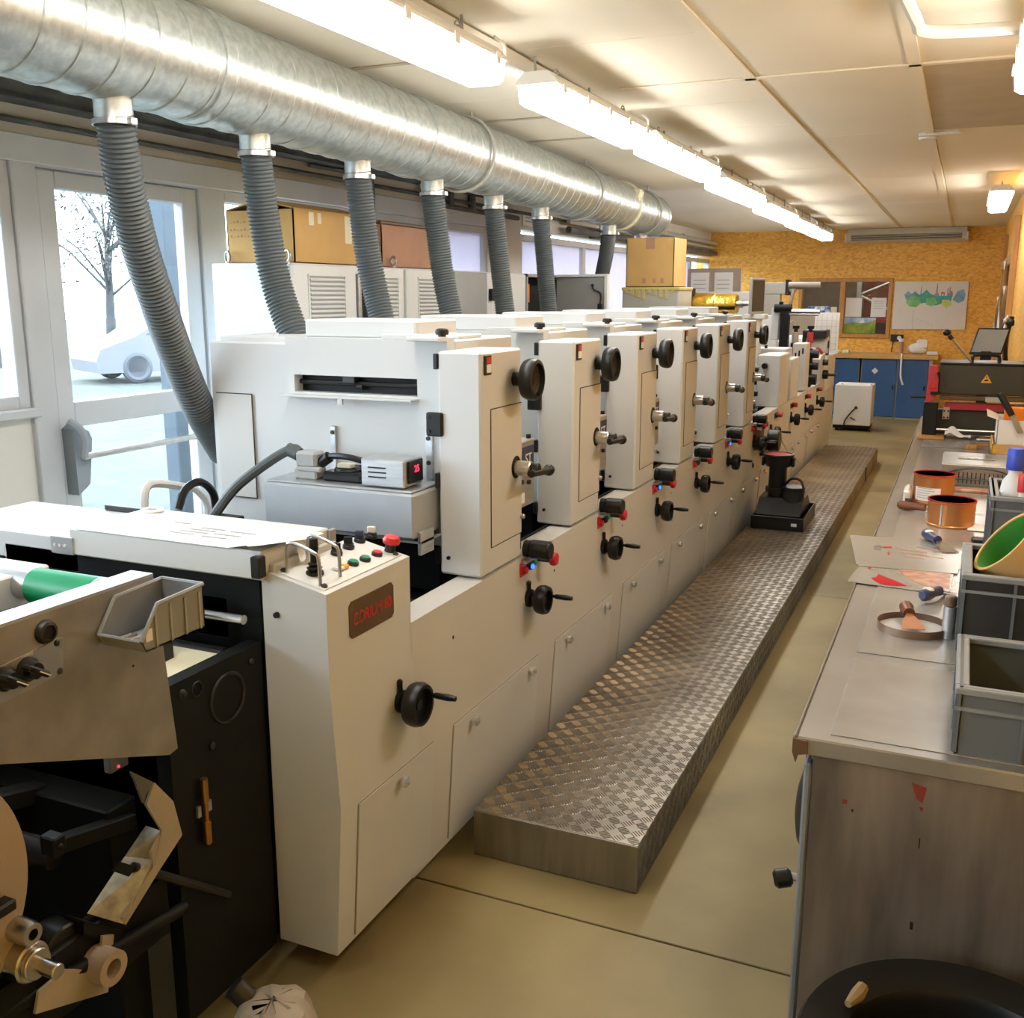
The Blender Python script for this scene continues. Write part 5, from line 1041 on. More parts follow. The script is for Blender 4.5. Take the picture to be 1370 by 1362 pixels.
knife('ink_scraper', 'brown ink scraper lying in the round tin lid', (-0.078, 2.50, 0), (-0.052, 2.392, 0), TZ + 0.019, M_BROWN, mat('coppery_blade', (0.40, 0.16, 0.06), 0.55, 0.2), 0.052, 0.55, tilt=-0.008)
knife('ink_scraper', 'navy-handled scraper with a white badge near the round tin lid', (-0.045, 2.655, 0), (0.02, 2.77, 0), TZ + 0.004, M_NAVY, M_BROWN, 0.035, 0.42, True)
knife('ink_scraper', 'navy-handled scraper with a white badge in front of the copper tin', (-0.066, 3.40, 0), (0.015, 3.22, 0), TZ + 0.0046, M_NAVY, M_STEEL, 0.05, 0.5, True)
knife('ink_scraper', 'brown-handled spatula lying beside the ink tins', (-0.175, 3.86, 0), (-0.04, 3.82, 0), TZ + 0.001, M_BROWN, M_STEEL, 0.02, 0.3)
# ---- thin printed plates hanging over the bench edge
def plate(name, label, px4, z, mm, dz=0.0):
    q = [onz(x_, y_, z) for x_, y_ in px4]; t = thing(name, label, 'plate', q[0], 'ink-smeared plates on the workbench edge')
    b = MB(); b.slab(q, 0.0012); obj('sheet', b, mm, t); return t
p2x = plate('printing_plate', 'lower ink-smeared plate with a bright red splash', [(1150, 757), (1133, 778), (1222, 790), (1270, 795), (1278, 757)], TZ + 0.0012, M_BENCHS)
p1x = plate('printing_plate', 'upper pale plate lying over the red-splashed one', [(1137, 716), (1146, 757), (1281, 768), (1290, 727)], TZ + 0.0028, M_BENCHS)
def smear(parent, name, m, z, pts): 
    b = MB(); b.slab([onz(x_, y_, z) for x_, y_ in pts], 0.0003); obj(name, b, m, parent)
M_SMEAR = mat('brown_ink_smear', (0.30, 0.08, 0.04), 0.3, var=0.35, scale=25, col2=(0.55, 0.35, 0.25))
M_SMEARG = mat('grey_ink_smear', (0.20, 0.19, 0.18), 0.4, var=0.3, scale=25)
z = TZ + 0.0027
smear(p2x, 'red_splash', M_REDINK, z, [(1165, 773), (1172, 772), (1176, 768), (1184, 772), (1196, 776), (1214, 784), (1196, 784), (1180, 782), (1172, 778)])
smear(p2x, 'red_splash', M_REDINK, z, [(1161, 759), (1166, 759), (1164, 762)])
smear(p2x, 'ink_smear', M_SMEAR, z, [(1203, 762), (1222, 762), (1272, 766), (1270, 788), (1232, 782), (1212, 772)])
z = TZ + 0.0043
smear(p1x, 'ink_smear', M_SMEARG, z, [(1169, 731), (1176, 729), (1182, 732), (1178, 736), (1170, 735)])
smear(p1x, 'red_smear', M_REDINK, z, [(1181, 731.5), (1192, 731), (1194, 733), (1182, 733)])
smear(p1x, 'red_smear', M_REDINK, z, [(1187, 739), (1190, 738), (1190, 742), (1188, 742)])
for (a, e, f_, g_) in ((1198, 733, 1240, 739), (1205, 738, 1262, 747), (1210, 744, 1236, 747), (1225, 731, 1262, 737)):
    smear(p1x, 'ink_streak', M_SMEAR, z, [(a, e), (f_, g_), (f_, g_ + 1.2), (a, e + 0.8)])
# ---- grey bits, box with wire guard, tools
b = MB(); b.lathe([(0.016, 0), (0.018, 0.004), (0.017, 0.02), (0.0001, 0.022)], (0.125, 3.42, TZ), (0, 0, 1), 18); b.box((0.07, 3.40, TZ), (0.11, 3.43, TZ + 0.018), 0.006); tag(obj('dark_block', b, M_IRON), 'small dark block on the workbench near the copper tin', 'tool')
b = MB(); b.sheet(lambda u, v: (0.06 + 0.10 * u, 3.58 + 0.09 * v, TZ + 0.002 + 0.006 * math.sin(6 * u) * v), 6, 4, 0.002); tag(obj('paper_scrap', b, M_PAPER), 'small white paper scrap between tin and crate', 'paper')
hb = thing('grilled_box', 'low steel box with a curved wire guard behind the ink tins', 'box', (0.07, 4.6, TZ))
x0, x1, ya, yb, zt = -0.046, 0.235, 4.45, 4.80, 0.945
b = MB(); b.box((x0, ya, TZ), (x1, yb, zt), 0.006); obj('box_body', b, M_BENCH, hb)
b = MB(); b.box((x0 + 0.06, (ya + yb) / 2 - 0.03, zt), (x1 - 0.08, (ya + yb) / 2 + 0.03, zt + 0.004), 0.002); obj('lid_recess', b, M_BENCHS, hb)
b = MB(); b.tube(bez([(x0, ya - 0.006, zt - 0.045), (0.03, ya - 0.012, zt - 0.02), (0.10, ya - 0.014, zt - 0.014), (0.17, ya - 0.012, zt - 0.02), (x1, ya - 0.006, zt - 0.045)], 8), 0.003, 6); b.tube([(x0, ya - 0.006, zt - 0.06), (x1, ya - 0.006, zt - 0.06)], 0.003, 6); obj('wire_guard', b, M_IRON, hb)
for k in range(16):
    x = x0 + 0.02 + k * (x1 - x0 - 0.04) / 15; b = MB(); b.tube([(x, ya - 0.005, TZ + 0.012), (x, ya - 0.005, zt - 0.032)], 0.0022, 5); obj('slat', b, M_IRON, hb)
b = MB(); b.box((-0.05, 4.30, TZ), (0.20, 4.36, TZ + 0.012), 0.003); b.v = [p + Vector((0.03, 0, 0)) for p in b.v]; tag(obj('inky_rag', b, M_SMEAR), 'ink-stained brown strip in front of the steel box', 'rag')
b = MB(); 
for k in range(3): b.box((-0.13 + 0.02 * k, 4.42 + 0.06 * k, TZ + 0.001), (-0.07 + 0.02 * k, 4.47 + 0.06 * k, TZ + 0.02 + 0.008 * k), 0.002, rot=Matrix.Rotation(0.3 * k - 0.2, 3, 'Z'))
tag(obj('metal_offcuts', b, M_ALU), 'small pile of metal offcuts left of the steel box', 'offcuts', kind='stuff')
b = MB(); b.box((-0.165, 3.98, TZ), (-0.14, 4.12, TZ + 0.05), 0.008); b.mt(1).cyl((-0.155, 3.96, TZ + 0.012), (-0.13, 3.96, TZ + 0.012), 0.012, n=12); tag(obj('crumpled_cup', b, [M_TRANS, M_BLACK]), 'small milky cup behind the labelled ink tin', 'cup')
dt = thing('tool_dish', 'dark shallow dish of metal tools behind the steel box', 'dish', (0.06, 5.05, TZ))
b = MB(); b.lathe([(0.0001, 0.002), (0.085, 0.002), (0.10, 0.028), (0.104, 0.028), (0.09, 0.0), (0.0001, 0.0)], (0.06, 5.08, TZ), (0, 0, 1), 32); obj('dish_body', b, M_BLACK, dt)
b = MB()
for k in range(5): b.cyl((0.0 + 0.03 * k, 5.03, TZ + 0.03), (0.03 + 0.03 * k, 5.12, TZ + 0.035), 0.006, n=8)
tag(obj('metal_tools', b, M_STEEL, None), 'bright metal tools lying across the dark dish', 'tools', kind='stuff')
# stack at the right edge: black case, cardboard tray, white box, knife, orange pack
b = MB(); b.box((0.155, 4.98, TZ), (0.345, 5.30, TZ + 0.062), 0.006); tag(obj('black_case', b, M_BLACK), 'black case under the open cardboard tray by the right wall', 'case')
ct_ = thing('cardboard_tray', 'low cardboard tray on the black case by the right wall', 'box', (0.25, 5.1, TZ + 0.062))
z = TZ + 0.062; b = MB(); b.box((0.15, 4.96, z), (0.345, 5.30, z + 0.006)); b.box((0.15, 4.96, z), (0.156, 5.30, z + 0.05)); b.box((0.339, 4.96, z), (0.345, 5.30, z + 0.05)); b.box((0.15, 4.96, z), (0.345, 4.966, z + 0.05)); b.box((0.15, 5.294, z), (0.345, 5.30, z + 0.05)); obj('tray_body', b, M_CARD, ct_)
b = MB(); b.box((0.152, 4.9585, z + 0.008), (0.168, 4.96, z + 0.042)); obj('yellow_label', b, M_YELLOW, ct_)
z += 0.006
wb2 = thing('white_box', 'open white carton standing in the cardboard tray', 'box', (0.24, 5.1, z))
b = MB(); zt = z + 0.15; b.box((0.165, 4.99, z), (0.33, 5.25, z + 0.003)); b.box((0.165, 4.99, z), (0.168, 5.25, zt)); b.box((0.327, 4.99, z), (0.33, 5.25, zt)); b.box((0.165, 4.99, z), (0.33, 4.993, zt)); b.box((0.165, 5.247, z), (0.33, 5.25, zt)); obj('box_body', b, M_PAPER, wb2)
b = MB(); b.slab([(0.165, 4.99, zt), (0.165, 5.25, zt), (0.12, 5.25, zt + 0.02), (0.12, 4.99, zt + 0.015)], 0.003); obj('flap', b, M_PAPER, wb2)
kn = thing('long_knife', 'black-handled knife leaning across the white carton', 'knife', (0.2, 4.98, zt))
b = MB(); a, e = ony(1338, 526, 4.97), ony(1354, 556, 4.965); f_ = ony(1366, 580, 4.965); b.tube([a, a.lerp(e, .1), e], [0.012, 0.016, 0.014], 10); obj('handle', b, M_BLACK, kn); b = MB(); b.slab([e + Vector((-0.012, 0, 0)), e + Vector((0.012, 0, 0.006)), f_ + Vector((0.012, 0, 0)), f_ + Vector((-0.016, 0, 0))], 0.002, (0, 1, 0)); obj('blade', b, M_STEEL, kn)
b = MB(); b.box((0.19, 5.05, z + 0.004), (0.32, 5.12, zt + 0.05), 0.004); tag(obj('orange_pack', b, M_ORANGE), 'orange pack sticking out of the white carton', 'pack')
# ---- guillotine / hot-foil press at the far end of the bench
gu = thing('guillotine', 'black and red bench guillotine with a raised lever at the far end', 'guillotine', (0.1, 6.2, TZ))
GY = 6.0
for xa_, xb_, zl_ in ((-0.178, -0.105, TZ + 0.012), (0.27, 0.345, TZ)): obj('leg', MB().box((xa_, GY - 0.04, zl_), (xb_, GY + 0.06, 1.045), 0.004), M_BLACK, gu)
b = MB(); b.box((-0.115, GY + 0.0, 1.09), (0.345, GY + 0.14, 1.252), 0.005); hd = obj('head_cover', b, M_OLIVE, gu)
b = MB(); b.box((-0.115, GY - 0.004, 1.252), (0.345, GY + 0.30, 1.262), 0.002); obj('top_edge', b, M_IRON, gu)
tri = [(0.095, 1.158), (0.149, 1.158), (0.122, 1.205)]
b = MB(); b.prism(tri, 'y', GY - 0.0015, GY); sg = obj('warning_triangle', b, M_YELLOW, hd, label='yellow warning triangle')
b = MB(); b.prism([(0.110, 1.167), (0.128, 1.167), (0.134, 1.173), (0.126, 1.178), (0.116, 1.175), (0.112, 1.172)], 'y', GY - 0.0025, GY - 0.0015); b.prism([(0.119, 1.183), (0.124, 1.183), (0.123, 1.194), (0.120, 1.194)], 'y', GY - 0.0025, GY - 0.0015); obj('warning_mark', b, M_BLACK, hd)
for x, z in ((-0.10, 1.24), (0.16, 1.20), (-0.08, 1.14), (-0.09, 1.165)): obj('screw', MB().cyl((x, GY, z), (x, GY - 0.003, z), 0.004, n=8), M_IRON, hd)
b = MB(); b.prism([(-0.172, 1.045), (-0.150, 1.045), (-0.115, 1.09), (-0.115, 1.18), (-0.125, 1.20), (-0.125, 1.245), (-0.165, 1.245), (-0.168, 1.2)], 'y', GY - 0.03, GY + 0.02); obj('red_side_frame', b, M_REDM, gu)
b = MB(); b.box((-0.155, GY - 0.035, 1.12), (-0.125, GY - 0.028, 1.145), 0.002); obj('red_indicator', b, M_RED, gu)
b = MB(); b.box((-0.14, GY - 0.03, 1.17), (-0.11, GY, 1.21), 0.004); obj('side_bracket', b, M_BLACK, gu); obj('side_step', MB().box((-0.15, GY - 0.05, 1.09), (-0.10, GY - 0.02, 1.105), 0.003), M_BLACK, gu); obj('side_pin', MB().cyl((-0.25, GY, 1.07), (-0.16, GY, 1.07), 0.007, n=10), M_BLACK, gu)
b = MB(); b.box((-0.10, GY - 0.02, 1.062), (0.345, GY + 0.05, 1.085), 0.003); obj('blade_beam', b, M_RUST, gu)
b = MB(); b.box((0.125, GY - 0.024, 1.058), (0.22, GY - 0.02, 1.085), 0.001); obj('steel_plate', b, M_GREYM, gu)
b = MB(); b.box((-0.075, GY + 0.02, 1.005), (0.345, GY + 0.06, 1.045), 0.004); obj('red_bar', b, M_REDM, gu)
b = MB(); b.box((-0.08, GY - 0.012, 0.955), (-0.045, GY - 0.002, 1.02), 0.003); b.mt(1)
for x, z in ((-0.072, 1.0), (-0.053, 1.0), (-0.072, 0.965), (-0.053, 0.965)): b.cyl((x, GY - 0.012, z), (x, GY - 0.016, z), 0.005, n=8)
obj('pink_plate', b, [M_ROLLP, M_BLACK], gu)
b = MB(); b.box((-0.115, GY + 0.06, TZ + 0.01), (0.345, GY + 0.12, 1.0), 0.003); obj('rear_plate', b, M_OLIVE, gu)
b = MB(); b.cyl((-0.11, GY - 0.03, 0.90), (0.345, GY - 0.03, 0.90), 0.007, n=10); obj('front_bar', b, M_STEEL, gu)
b = MB(); a = ony(1300, 484, GY + 0.05); e = ony(1270, 448, GY + 0.02); b.cyl(a, e, 0.007, n=10); lv = obj('lever', b, M_STEEL, gu)
b = MB(); b.sph(ony(1267, 445, GY + 0.02), 0.021, (1, 1, .85)); b.cyl(ony(1270, 449, GY + 0.02), ony(1274, 454, GY + 0.02), 0.012, n=10); obj('lever_knob', b, M_BLACK, lv)
for yy in (GY + 0.05, GY + 0.16):
    b = MB(); b.tube(bez([(0.045, yy, 1.262), (0.045, yy, 1.285), (0.06, yy, 1.302), (0.16, yy, 1.302), (0.178, yy, 1.285), (0.178, yy, 1.262)], 5), 0.0085, 8); obj('handle', b, M_BLACK, gu)
b = MB(); b.box((-0.225 + 0.03, GY - 0.14, TZ), (-0.06, GY + 0.10, TZ + 0.012), 0.003); tag(obj('wooden_strip', b, M_WOOD), 'wooden strip under the leg of the guillotine', 'wood')
b = MB(); b.sheet(lambda u, v: (-0.06 + 0.13 * u, GY - 0.10 + 0.08 * v, TZ + 0.012 + 0.045 * math.exp(-8 * (u - .25) ** 2) * (0.4 + v * .6) + 0.006 * math.sin(9 * u + 5 * v)), 12, 6, 0.003); tag(obj('crumpled_paper', b, M_PAPER), 'crumpled white paper under the guillotine', 'paper')
for k in range(3):
    b = MB(); b.cyl((0.10 + 0.01 * k, GY - 0.10 + 0.035 * k, TZ + 0.008), (0.20, GY - 0.09 + 0.035 * k, TZ + 0.008), 0.008, n=10); tag(obj('metal_rod', b, M_STEEL), ['nearest of three bright rods under the guillotine', 'middle of three bright rods under the guillotine', 'rearmost of three bright rods under the guillotine'][k], 'rod', 'bright rods under the guillotine')
b = MB(); b.box((0.05, 5.55, TZ), (0.10, 5.60, TZ + 0.02), 0.003); b.cyl((0.06, 5.60, TZ + 0.012), (0.15, 5.66, TZ + 0.012), 0.006, n=8); tag(obj('wooden_tool', b, M_WOOD), 'small wooden-handled tool on the workbench before the guillotine', 'tool')
# computer screen behind it
mo = thing('computer_screen', 'tilted black screen behind the guillotine', 'screen', (0.14, 6.7, 0.85))
b = MB(); b.box((-0.09, -0.012, 0), (0.09, 0.012, 0.16), 0.006); R_ = Matrix.Rotation(-0.25, 3, 'X'); b.v = [R_ @ p for p in b.v]; b.v = [Vector((p.x + 0.25 * p.z, p.y, p.z)) + Vector((0.115, 6.75, 1.27)) for p in b.v]; obj('screen_case', b, M_BLACK, mo)
b = MB(); b.box((-0.08, -0.014, 0.012), (0.08, -0.0125, 0.15)); b.v = [R_ @ p for p in b.v]; b.v = [Vector((p.x + 0.25 * p.z, p.y, p.z)) + Vector((0.115, 6.75, 1.27)) for p in b.v]; obj('screen', b, M_CABG, mo)
b = MB(); b.box((0.09, 6.72, TZ), (0.15, 6.80, 1.29), 0.004); obj('screen_stand', b, M_BLACK, mo)

# ================================================================== black round bin in the near right corner
t = thing('round_bin', 'large black round bin with a wide rim below the workbench end', 'bin', (0.10, 1.45, 0)); c0 = Vector((0.095, 1.452, 0))
b = MB(); b.lathe([(0.19, 0), (0.2, 0.01), (0.232, 0.46), (0.245, 0.485), (0.248, 0.497), (0.243, 0.503), (0.20, 0.500), (0.178, 0.492), (0.172, 0.478), (0.16, 0.03), (0.0001, 0.03)], c0, (0, 0, 1), 56); obj('bin_body', b, M_BLACK, t)
b = MB(); p = onz(1147, 1335, 0.503); b.tube([p + Vector((-0.012, -0.03, 0.006)), p + Vector((0, 0, 0.006)), p + Vector((0.006, 0.02, 0.008))], [0.006, 0.012, 0.010], 8); tag(obj('bristle_brush', b, mat('tan_bristle', (0.30, 0.22, 0.11), 0.8)), 'small tan brush on the rim of the black bin', 'brush')
# ================================================================== near left: unwinder with roll, bin, bracket arm
uw = thing('web_unwinder', 'scratched grey unwinding stand at the near left corner', 'unwinder', (-1.6, 1.1, 0))
UX = -1.385
def ux(*q): return [(onx(x_, y_, UX).y, onx(x_, y_, UX).z) for x_, y_ in q]
pl = ux((8, 837), (205, 771), (238, 1001), (227, 1010), (8, 988)); pl[0] = (0.80, pl[0][1] + 0.0); pl[-1] = (0.80, pl[-1][1] + 0.06)
b = MB(); b.prism(pl, 'x', UX - 0.02, UX); sp = obj('side_plate', b, M_PLATEG, uw)
b = MB(); q = ux((8, 830), (200, 767)); b.slab([(UX - 0.055, 0.80, pl[0][1]), (UX, 0.80, pl[0][1]), (UX, pl[1][0], pl[1][1]), (UX - 0.055, pl[1][0], pl[1][1])], 0.006); obj('plate_flange', b, M_ALU, sp)
q = ux((8, 888), (82, 852), (83, 900), (8, 935)); q[0] = (0.85, q[0][1] - 0.02); q[3] = (0.85, q[3][1] - 0.02)
b = MB(); b.prism(q, 'x', UX, UX + 0.003); cp_ = obj('control_plate', b, M_BENCHS, sp)
for px_, py_ in ((76, 860), (80, 898)): p = onx(px_, py_, UX + 0.003); obj('screw', MB().sph(p, 0.006, (.6, 1, 1)), M_IRON, sp)
for px_, py_ in ((36, 895), (5, 908)):
    p = onx(px_, py_, UX + 0.003); b = MB(); b.lathe([(0.021, 0), (0.021, 0.006), (0.016, 0.010), (0.014, 0.024), (0.0001, 0.024)], p, (1, 0, 0), 20); b.box(p + Vector((0.010, -0.024, -0.005)), p + Vector((0.032, 0.024, 0.005)), 0.003, rot=Matrix.Rotation(-0.6, 3, 'X')); b.mt(1).box(p + Vector((0.032, -0.002, -0.001)), p + Vector((0.0335, 0.022, 0.001)), 0, rot=Matrix.Rotation(-0.6, 3, 'X'), piv=p + Vector((0.021, 0, 0))); obj('selector_knob', b, [M_BLACK, M_PAPER], sp)
b = MB(); q = ux((26, 880), (42, 870), (42, 876)); b.prism(q, 'x', UX + 0.003, UX + 0.0036); obj('ramp_mark', b, M_GREYM, sp)
p = onx(60, 845, UX); b = MB(); b.lathe([(0.021, 0), (0.021, 0.004), (0.018, 0.010), (0.013, 0.012), (0.012, 0.006), (0.0001, 0.006)], p, (1, 0, 0), 24); obj('round_button', b, M_IRON, sp)
for px_, py_ in ((206, 867), (178, 891)): obj('plug', MB().cyl(onx(px_, py_, UX), onx(px_, py_, UX) + Vector((0.001, 0, 0)), 0.0025, n=8), M_BLACK, sp)
obj('far_side_plate', MB().box((-2.32, 0.80, 0.85), (-2.30, 1.46, 1.08), 0.003), M_PLATEG, uw)
ry = onx(140, 796, UX - 0.06); b = MB(); b.cyl((-1.62, ry.y, ry.z - 0.003), (UX - 0.075, ry.y, ry.z - 0.003), 0.036, n=28); gr = obj('green_roller', b, M_GREENR, uw, label='bright green rubber roller')
b = MB(); b.cyl((UX - 0.075, ry.y, ry.z - 0.003), (UX - 0.05, ry.y, ry.z - 0.003), 0.036, n=28, bev=0.002); b.cyl((UX - 0.05, ry.y, ry.z - 0.003), (UX - 0.01, ry.y, ry.z - 0.003), 0.018, n=16); b.cyl((-2.30, ry.y, ry.z - 0.003), (-1.62, ry.y, ry.z - 0.003), 0.03, n=20); obj('roller_journal', b, M_ALU, uw)
b = MB(); b.box((-2.28, 1.20, 1.02), (-1.66, 1.42, 1.085), 0.004); obj('splice_table', b, M_PRESS, uw)
b = MB(); b.slab([(-1.95, 0.92, 1.062), (UX - 0.06, 0.92, 1.062), (UX - 0.06, 1.155, 1.052), (-1.95, 1.155, 1.052)], 0.02); o_ = obj('near_table', b, M_ALU, uw); b = MB(); b.cyl((-1.50, 1.06, 1.074), (-1.50, 1.06, 1.080), 0.006, n=10); obj('screw', b, M_IRON, o_)
b = MB(); b.box((-1.86, 1.17, 1.085), (-1.80, 1.21, 1.12), 0.004); obj('clamp_block', b, M_IRON, uw)
b = MB(); b.box((-2.30, 0.85, 0.05), (-2.0, 1.44, 0.84)); b.box((-2.0, 1.36, 0.06), (-1.50, 1.44, 0.60), 0.004); b.box((-2.0, 0.8, 0.0), (-1.45, 1.44, 0.06), 0.004); obj('dark_frame', b, M_DARK, uw)
b = MB(); b.cyl((-2.0, 1.20, 0.57), (-1.56, 1.28, 0.535), 0.03, n=16); b.box((-1.75, 1.10, 0.60), (-1.70, 1.40, 0.64), 0.004, rot=Matrix.Rotation(-0.25, 3, 'X')); obj('swing_arm', b, M_IRON, uw)
b = MB(); a = onx(70, 1130, -1.5); b.box(a + Vector((-0.02, -0.012, -0.02)), a + Vector((0.02, 0.016, 0.02)), 0.003); b.box(a + Vector((-0.015, 0.016, -0.02)), a + Vector((0.015, 0.20, 0.012)), 0.003, rot=Matrix.Rotation(-0.22, 3, 'X'), piv=a); b.sph(a + Vector((0.02, 0.0, 0)), 0.007); obj('guide_arm', b, M_DARK, uw)
b = MB(); q0 = onx(178, 1160, -1.42); q1 = onx(305, 1197, -1.42); b.cyl(q0, q1, 0.010, n=10); obj('support_rod', b, M_IRON, uw)
p = onx(158, 1024, -1.5); b = MB(); b.box(p + Vector((-0.02, -0.02, -0.012)), p + Vector((0.0, 0.03, 0.03)), 0.003); b.mt(1).sph(p + Vector((0.001, 0, -0.002)), 0.003); obj('sensor', b, [M_PIPE, M_LEDR], uw)
# beige bracket arm
M_BRK = M_BEIGE
bxp = -1.40
def bx(*q): return [(onx(x_, y_, bxp).y, onx(x_, y_, bxp).z) for x_, y_ in q]
b = MB(); b.prism(bx((207, 1047), (232, 1072), (244, 1117), (215, 1162), (178, 1222), (168, 1238), (163, 1228), (205, 1160), (203, 1140), (217, 1112), (196, 1077)), 'x', bxp - 0.006, bxp); br = obj('bracket_arm', b, M_BRK, uw, label='beige bent bracket arm')
b = MB(); q = bx((166, 1236), (115, 1220), (166, 1148), (196, 1150)); bb = bxp - 0.05
a0, a1 = onx(118, 1222, bb), onx(166, 1236, bxp); e0, e1 = onx(168, 1146, bb), onx(206, 1150, bxp)
b.slab([a0, a1, e1, e0], 0.004, (0.2, -0.8, 0.5)); obj('bracket_web', b, mat('worn_galvanised', (0.46, 0.45, 0.38), 0.45, 0.4, var=0.25, scale=30), br)
f0, f1 = onx(196, 1105, bb), onx(217, 1112, bxp)
b = MB(); b.slab([e0 + Vector((0, 0, 0.0)), onx(208, 1160, bxp), f1, f0], 0.004, (0.2, -0.8, 0.5)); obj('bracket_recess', b, MATS['worn_galvanised'], br)
qq = [onx(*k, bb + 0.025) for k in ((178, 1150), (200, 1157), (190, 1170), (168, 1162))]; b = MB(); b.slab([k + Vector((0.012, -0.045, 0.024)) for k in qq], 0.002, (0.2, -0.8, 0.5)); obj('bracket_slot', b, M_DARK, br)
b = MB(); b.prism(bx((178, 1033), (207, 1047), (197, 1066), (195, 1076)), 'x', bxp - 0.010, bxp - 0.004); obj('bracket_tip', b, M_PIPE, br)
b = MB(); b.slab([onx(*k, bxp - 0.02) for k in ((112, 1232), (165, 1245), (163, 1262), (112, 1250))], 0.05, (-1, 0, 0)); obj('bracket_foot', b, M_DARK, br)
b = MB(); b.prism(bx((145, 1255), (160, 1253), (158, 1275), (152, 1330), (143, 1333), (55, 1360), (60, 1330), (95, 1300), (140, 1300)), 'x', bxp - 0.02, bxp - 0.014); obj('lower_guard', b, M_BRK, uw)
p = onx(142, 1292, bxp); b = MB(); b.lathe([(0.018, 0), (0.034, 0), (0.034, -0.05), (0.018, -0.05)], p + Vector((0.02, 0, 0)), (1, 0, 0), 28, close=True); obj('core_ring', b, M_ROLLP, uw)
b = MB(); p = onx(45, 1288, bxp); b.cyl(p + Vector((-0.06, 0, 0)), p, 0.036, n=28, bev=0.003); b.cyl(p, p + Vector((0.012, 0, 0)), 0.028, n=24, bev=0.002); b.cyl(p, p + Vector((0.06, 0.0, -0.0)), 0.014, n=18, bev=0.002); obj('chuck', b, M_STEEL, uw)
b = MB(); p = onx(38, 1248, bxp); b.lathe([(0.010, 0.012), (0.019, 0.012), (0.022, 0.004), (0.022, -0.05), (0.010, -0.05)], p, (1, 0, 0), 24, close=True); obj('bearing', b, M_STEEL, uw)
b = MB(); p = onx(85, 1270, bxp - 0.05); b.cyl(p + Vector((-0.05, 0, 0)), p + Vector((0.01, 0, 0)), 0.05, n=28, bev=0.004); obj('brake_disc', b, M_BLACK, uw)
b = MB(); p = onx(14, 1216, -1.40); b.box(p + Vector((-0.03, -0.05, -0.01)), p + Vector((0.0, 0.015, 0.012)), 0.004); obj('lock_lever', b, M_BLACK, uw)
b = MB(); b.cyl((-1.46, 0.88, 0.40), (-1.40, 1.45, 0.36), 0.014, n=14); b.box((-1.47, 1.0, 0.30), (-1.43, 1.44, 0.44), 0.004); obj('cross_arm', b, M_DARK, uw)
# paper roll on the unwinder
RC = Vector((-1.50, 0.865, 0.655)); t = thing('paper_roll', 'large paper roll on the unwinder at the left edge', 'paper roll', RC)
b = MB(); b.lathe([(0.04, 0), (0.250, 0), (0.252, -0.003), (0.252, -0.45), (0.04, -0.45)], RC + Vector((0.07, 0, 0)), (1, 0, 0), 72, close=True); obj('paper', b, M_ROLLP, t)
b = MB(); b.cyl(RC + Vector((0.09, 0, 0)), RC + Vector((-0.45, 0, 0)), 0.038, n=24); obj('core', b, M_CARD, t)
# grey parts bin hooked on the plate
BX, BYa, BYb, BZb = UX + 0.004, 1.27, 1.435, 1.0
t = thing('parts_bin', 'small grey open-front parts bin hooked on the unwinder plate', 'bin', (UX + 0.05, 1.37, BZb)); w_ = 0.10; h_ = 0.085
M_BIN = mat('grey_bin_plastic', (0.27, 0.285, 0.30), 0.45, var=0.05)
b = MB(); sl = [(BYa, 0.02), (BYa + 0.045, h_ - 0.006), (BYb, h_), (BYb, 0), (BYa + 0.01, 0)]
for x in (BX, BX + w_ - 0.003): b.prism([(y_, BZb + z_) for y_, z_ in sl], 'x', x, x + 0.003)
b.box((BX, BYa + 0.01, BZb), (BX + w_, BYb, BZb + 0.003)); b.box((BX, BYb - 0.003, BZb), (BX + w_, BYb, BZb + h_)); b.prism([(BYa, BZb + 0.022), (BYa + 0.003, BZb + 0.022), (BYa + 0.013, BZb), (BYa + 0.010, BZb)], 'x', BX, BX + w_); obj('bin_shell', b, M_BIN, t)
b = MB()
for x in (BX, BX + w_): b.tube([(x, BYa, BZb + 0.022), (x, BYa + 0.045, BZb + h_ - 0.005), (x, BYb, BZb + h_)], 0.0042, 6)
b.tube([(BX, BYb, BZb + h_), (BX + w_, BYb, BZb + h_)], 0.0042, 6); b.tube([(BX, BYa, BZb + 0.022), (BX + w_, BYa, BZb + 0.022)], 0.0036, 6); obj('bin_rim', b, M_BIN, t)
for k in range(4): y_ = BYa + 0.035 + 0.038 * k; obj('rib', MB().box((BX + w_, y_, BZb + 0.002), (BX + w_ + 0.003, y_ + 0.004, BZb + h_ - 0.012)), M_CABG, t)
b = MB()
for k in range(5): b.cyl((BX + 0.03 + 0.012 * k, BYa + 0.02 + 0.006 * (k % 2), BZb + 0.010), (BX + 0.045 + 0.012 * k, BYa + 0.035, BZb + 0.016), 0.006, n=8)
b.box((BX + 0.03, BYb - 0.07, BZb + 0.003), (BX + 0.06, BYb - 0.03, BZb + 0.035), 0.006); tag(obj('metal_fittings', b, M_STEEL), 'small metal fittings lying in the grey parts bin', 'fittings', kind='stuff')
b = MB(); b.box((BX + w_ + 0.0002, BYa + 0.012, BZb + 0.018), (BX + w_ + 0.001, BYa + 0.028, BZb + 0.04)); obj('sticker', b, M_PAPER, t)

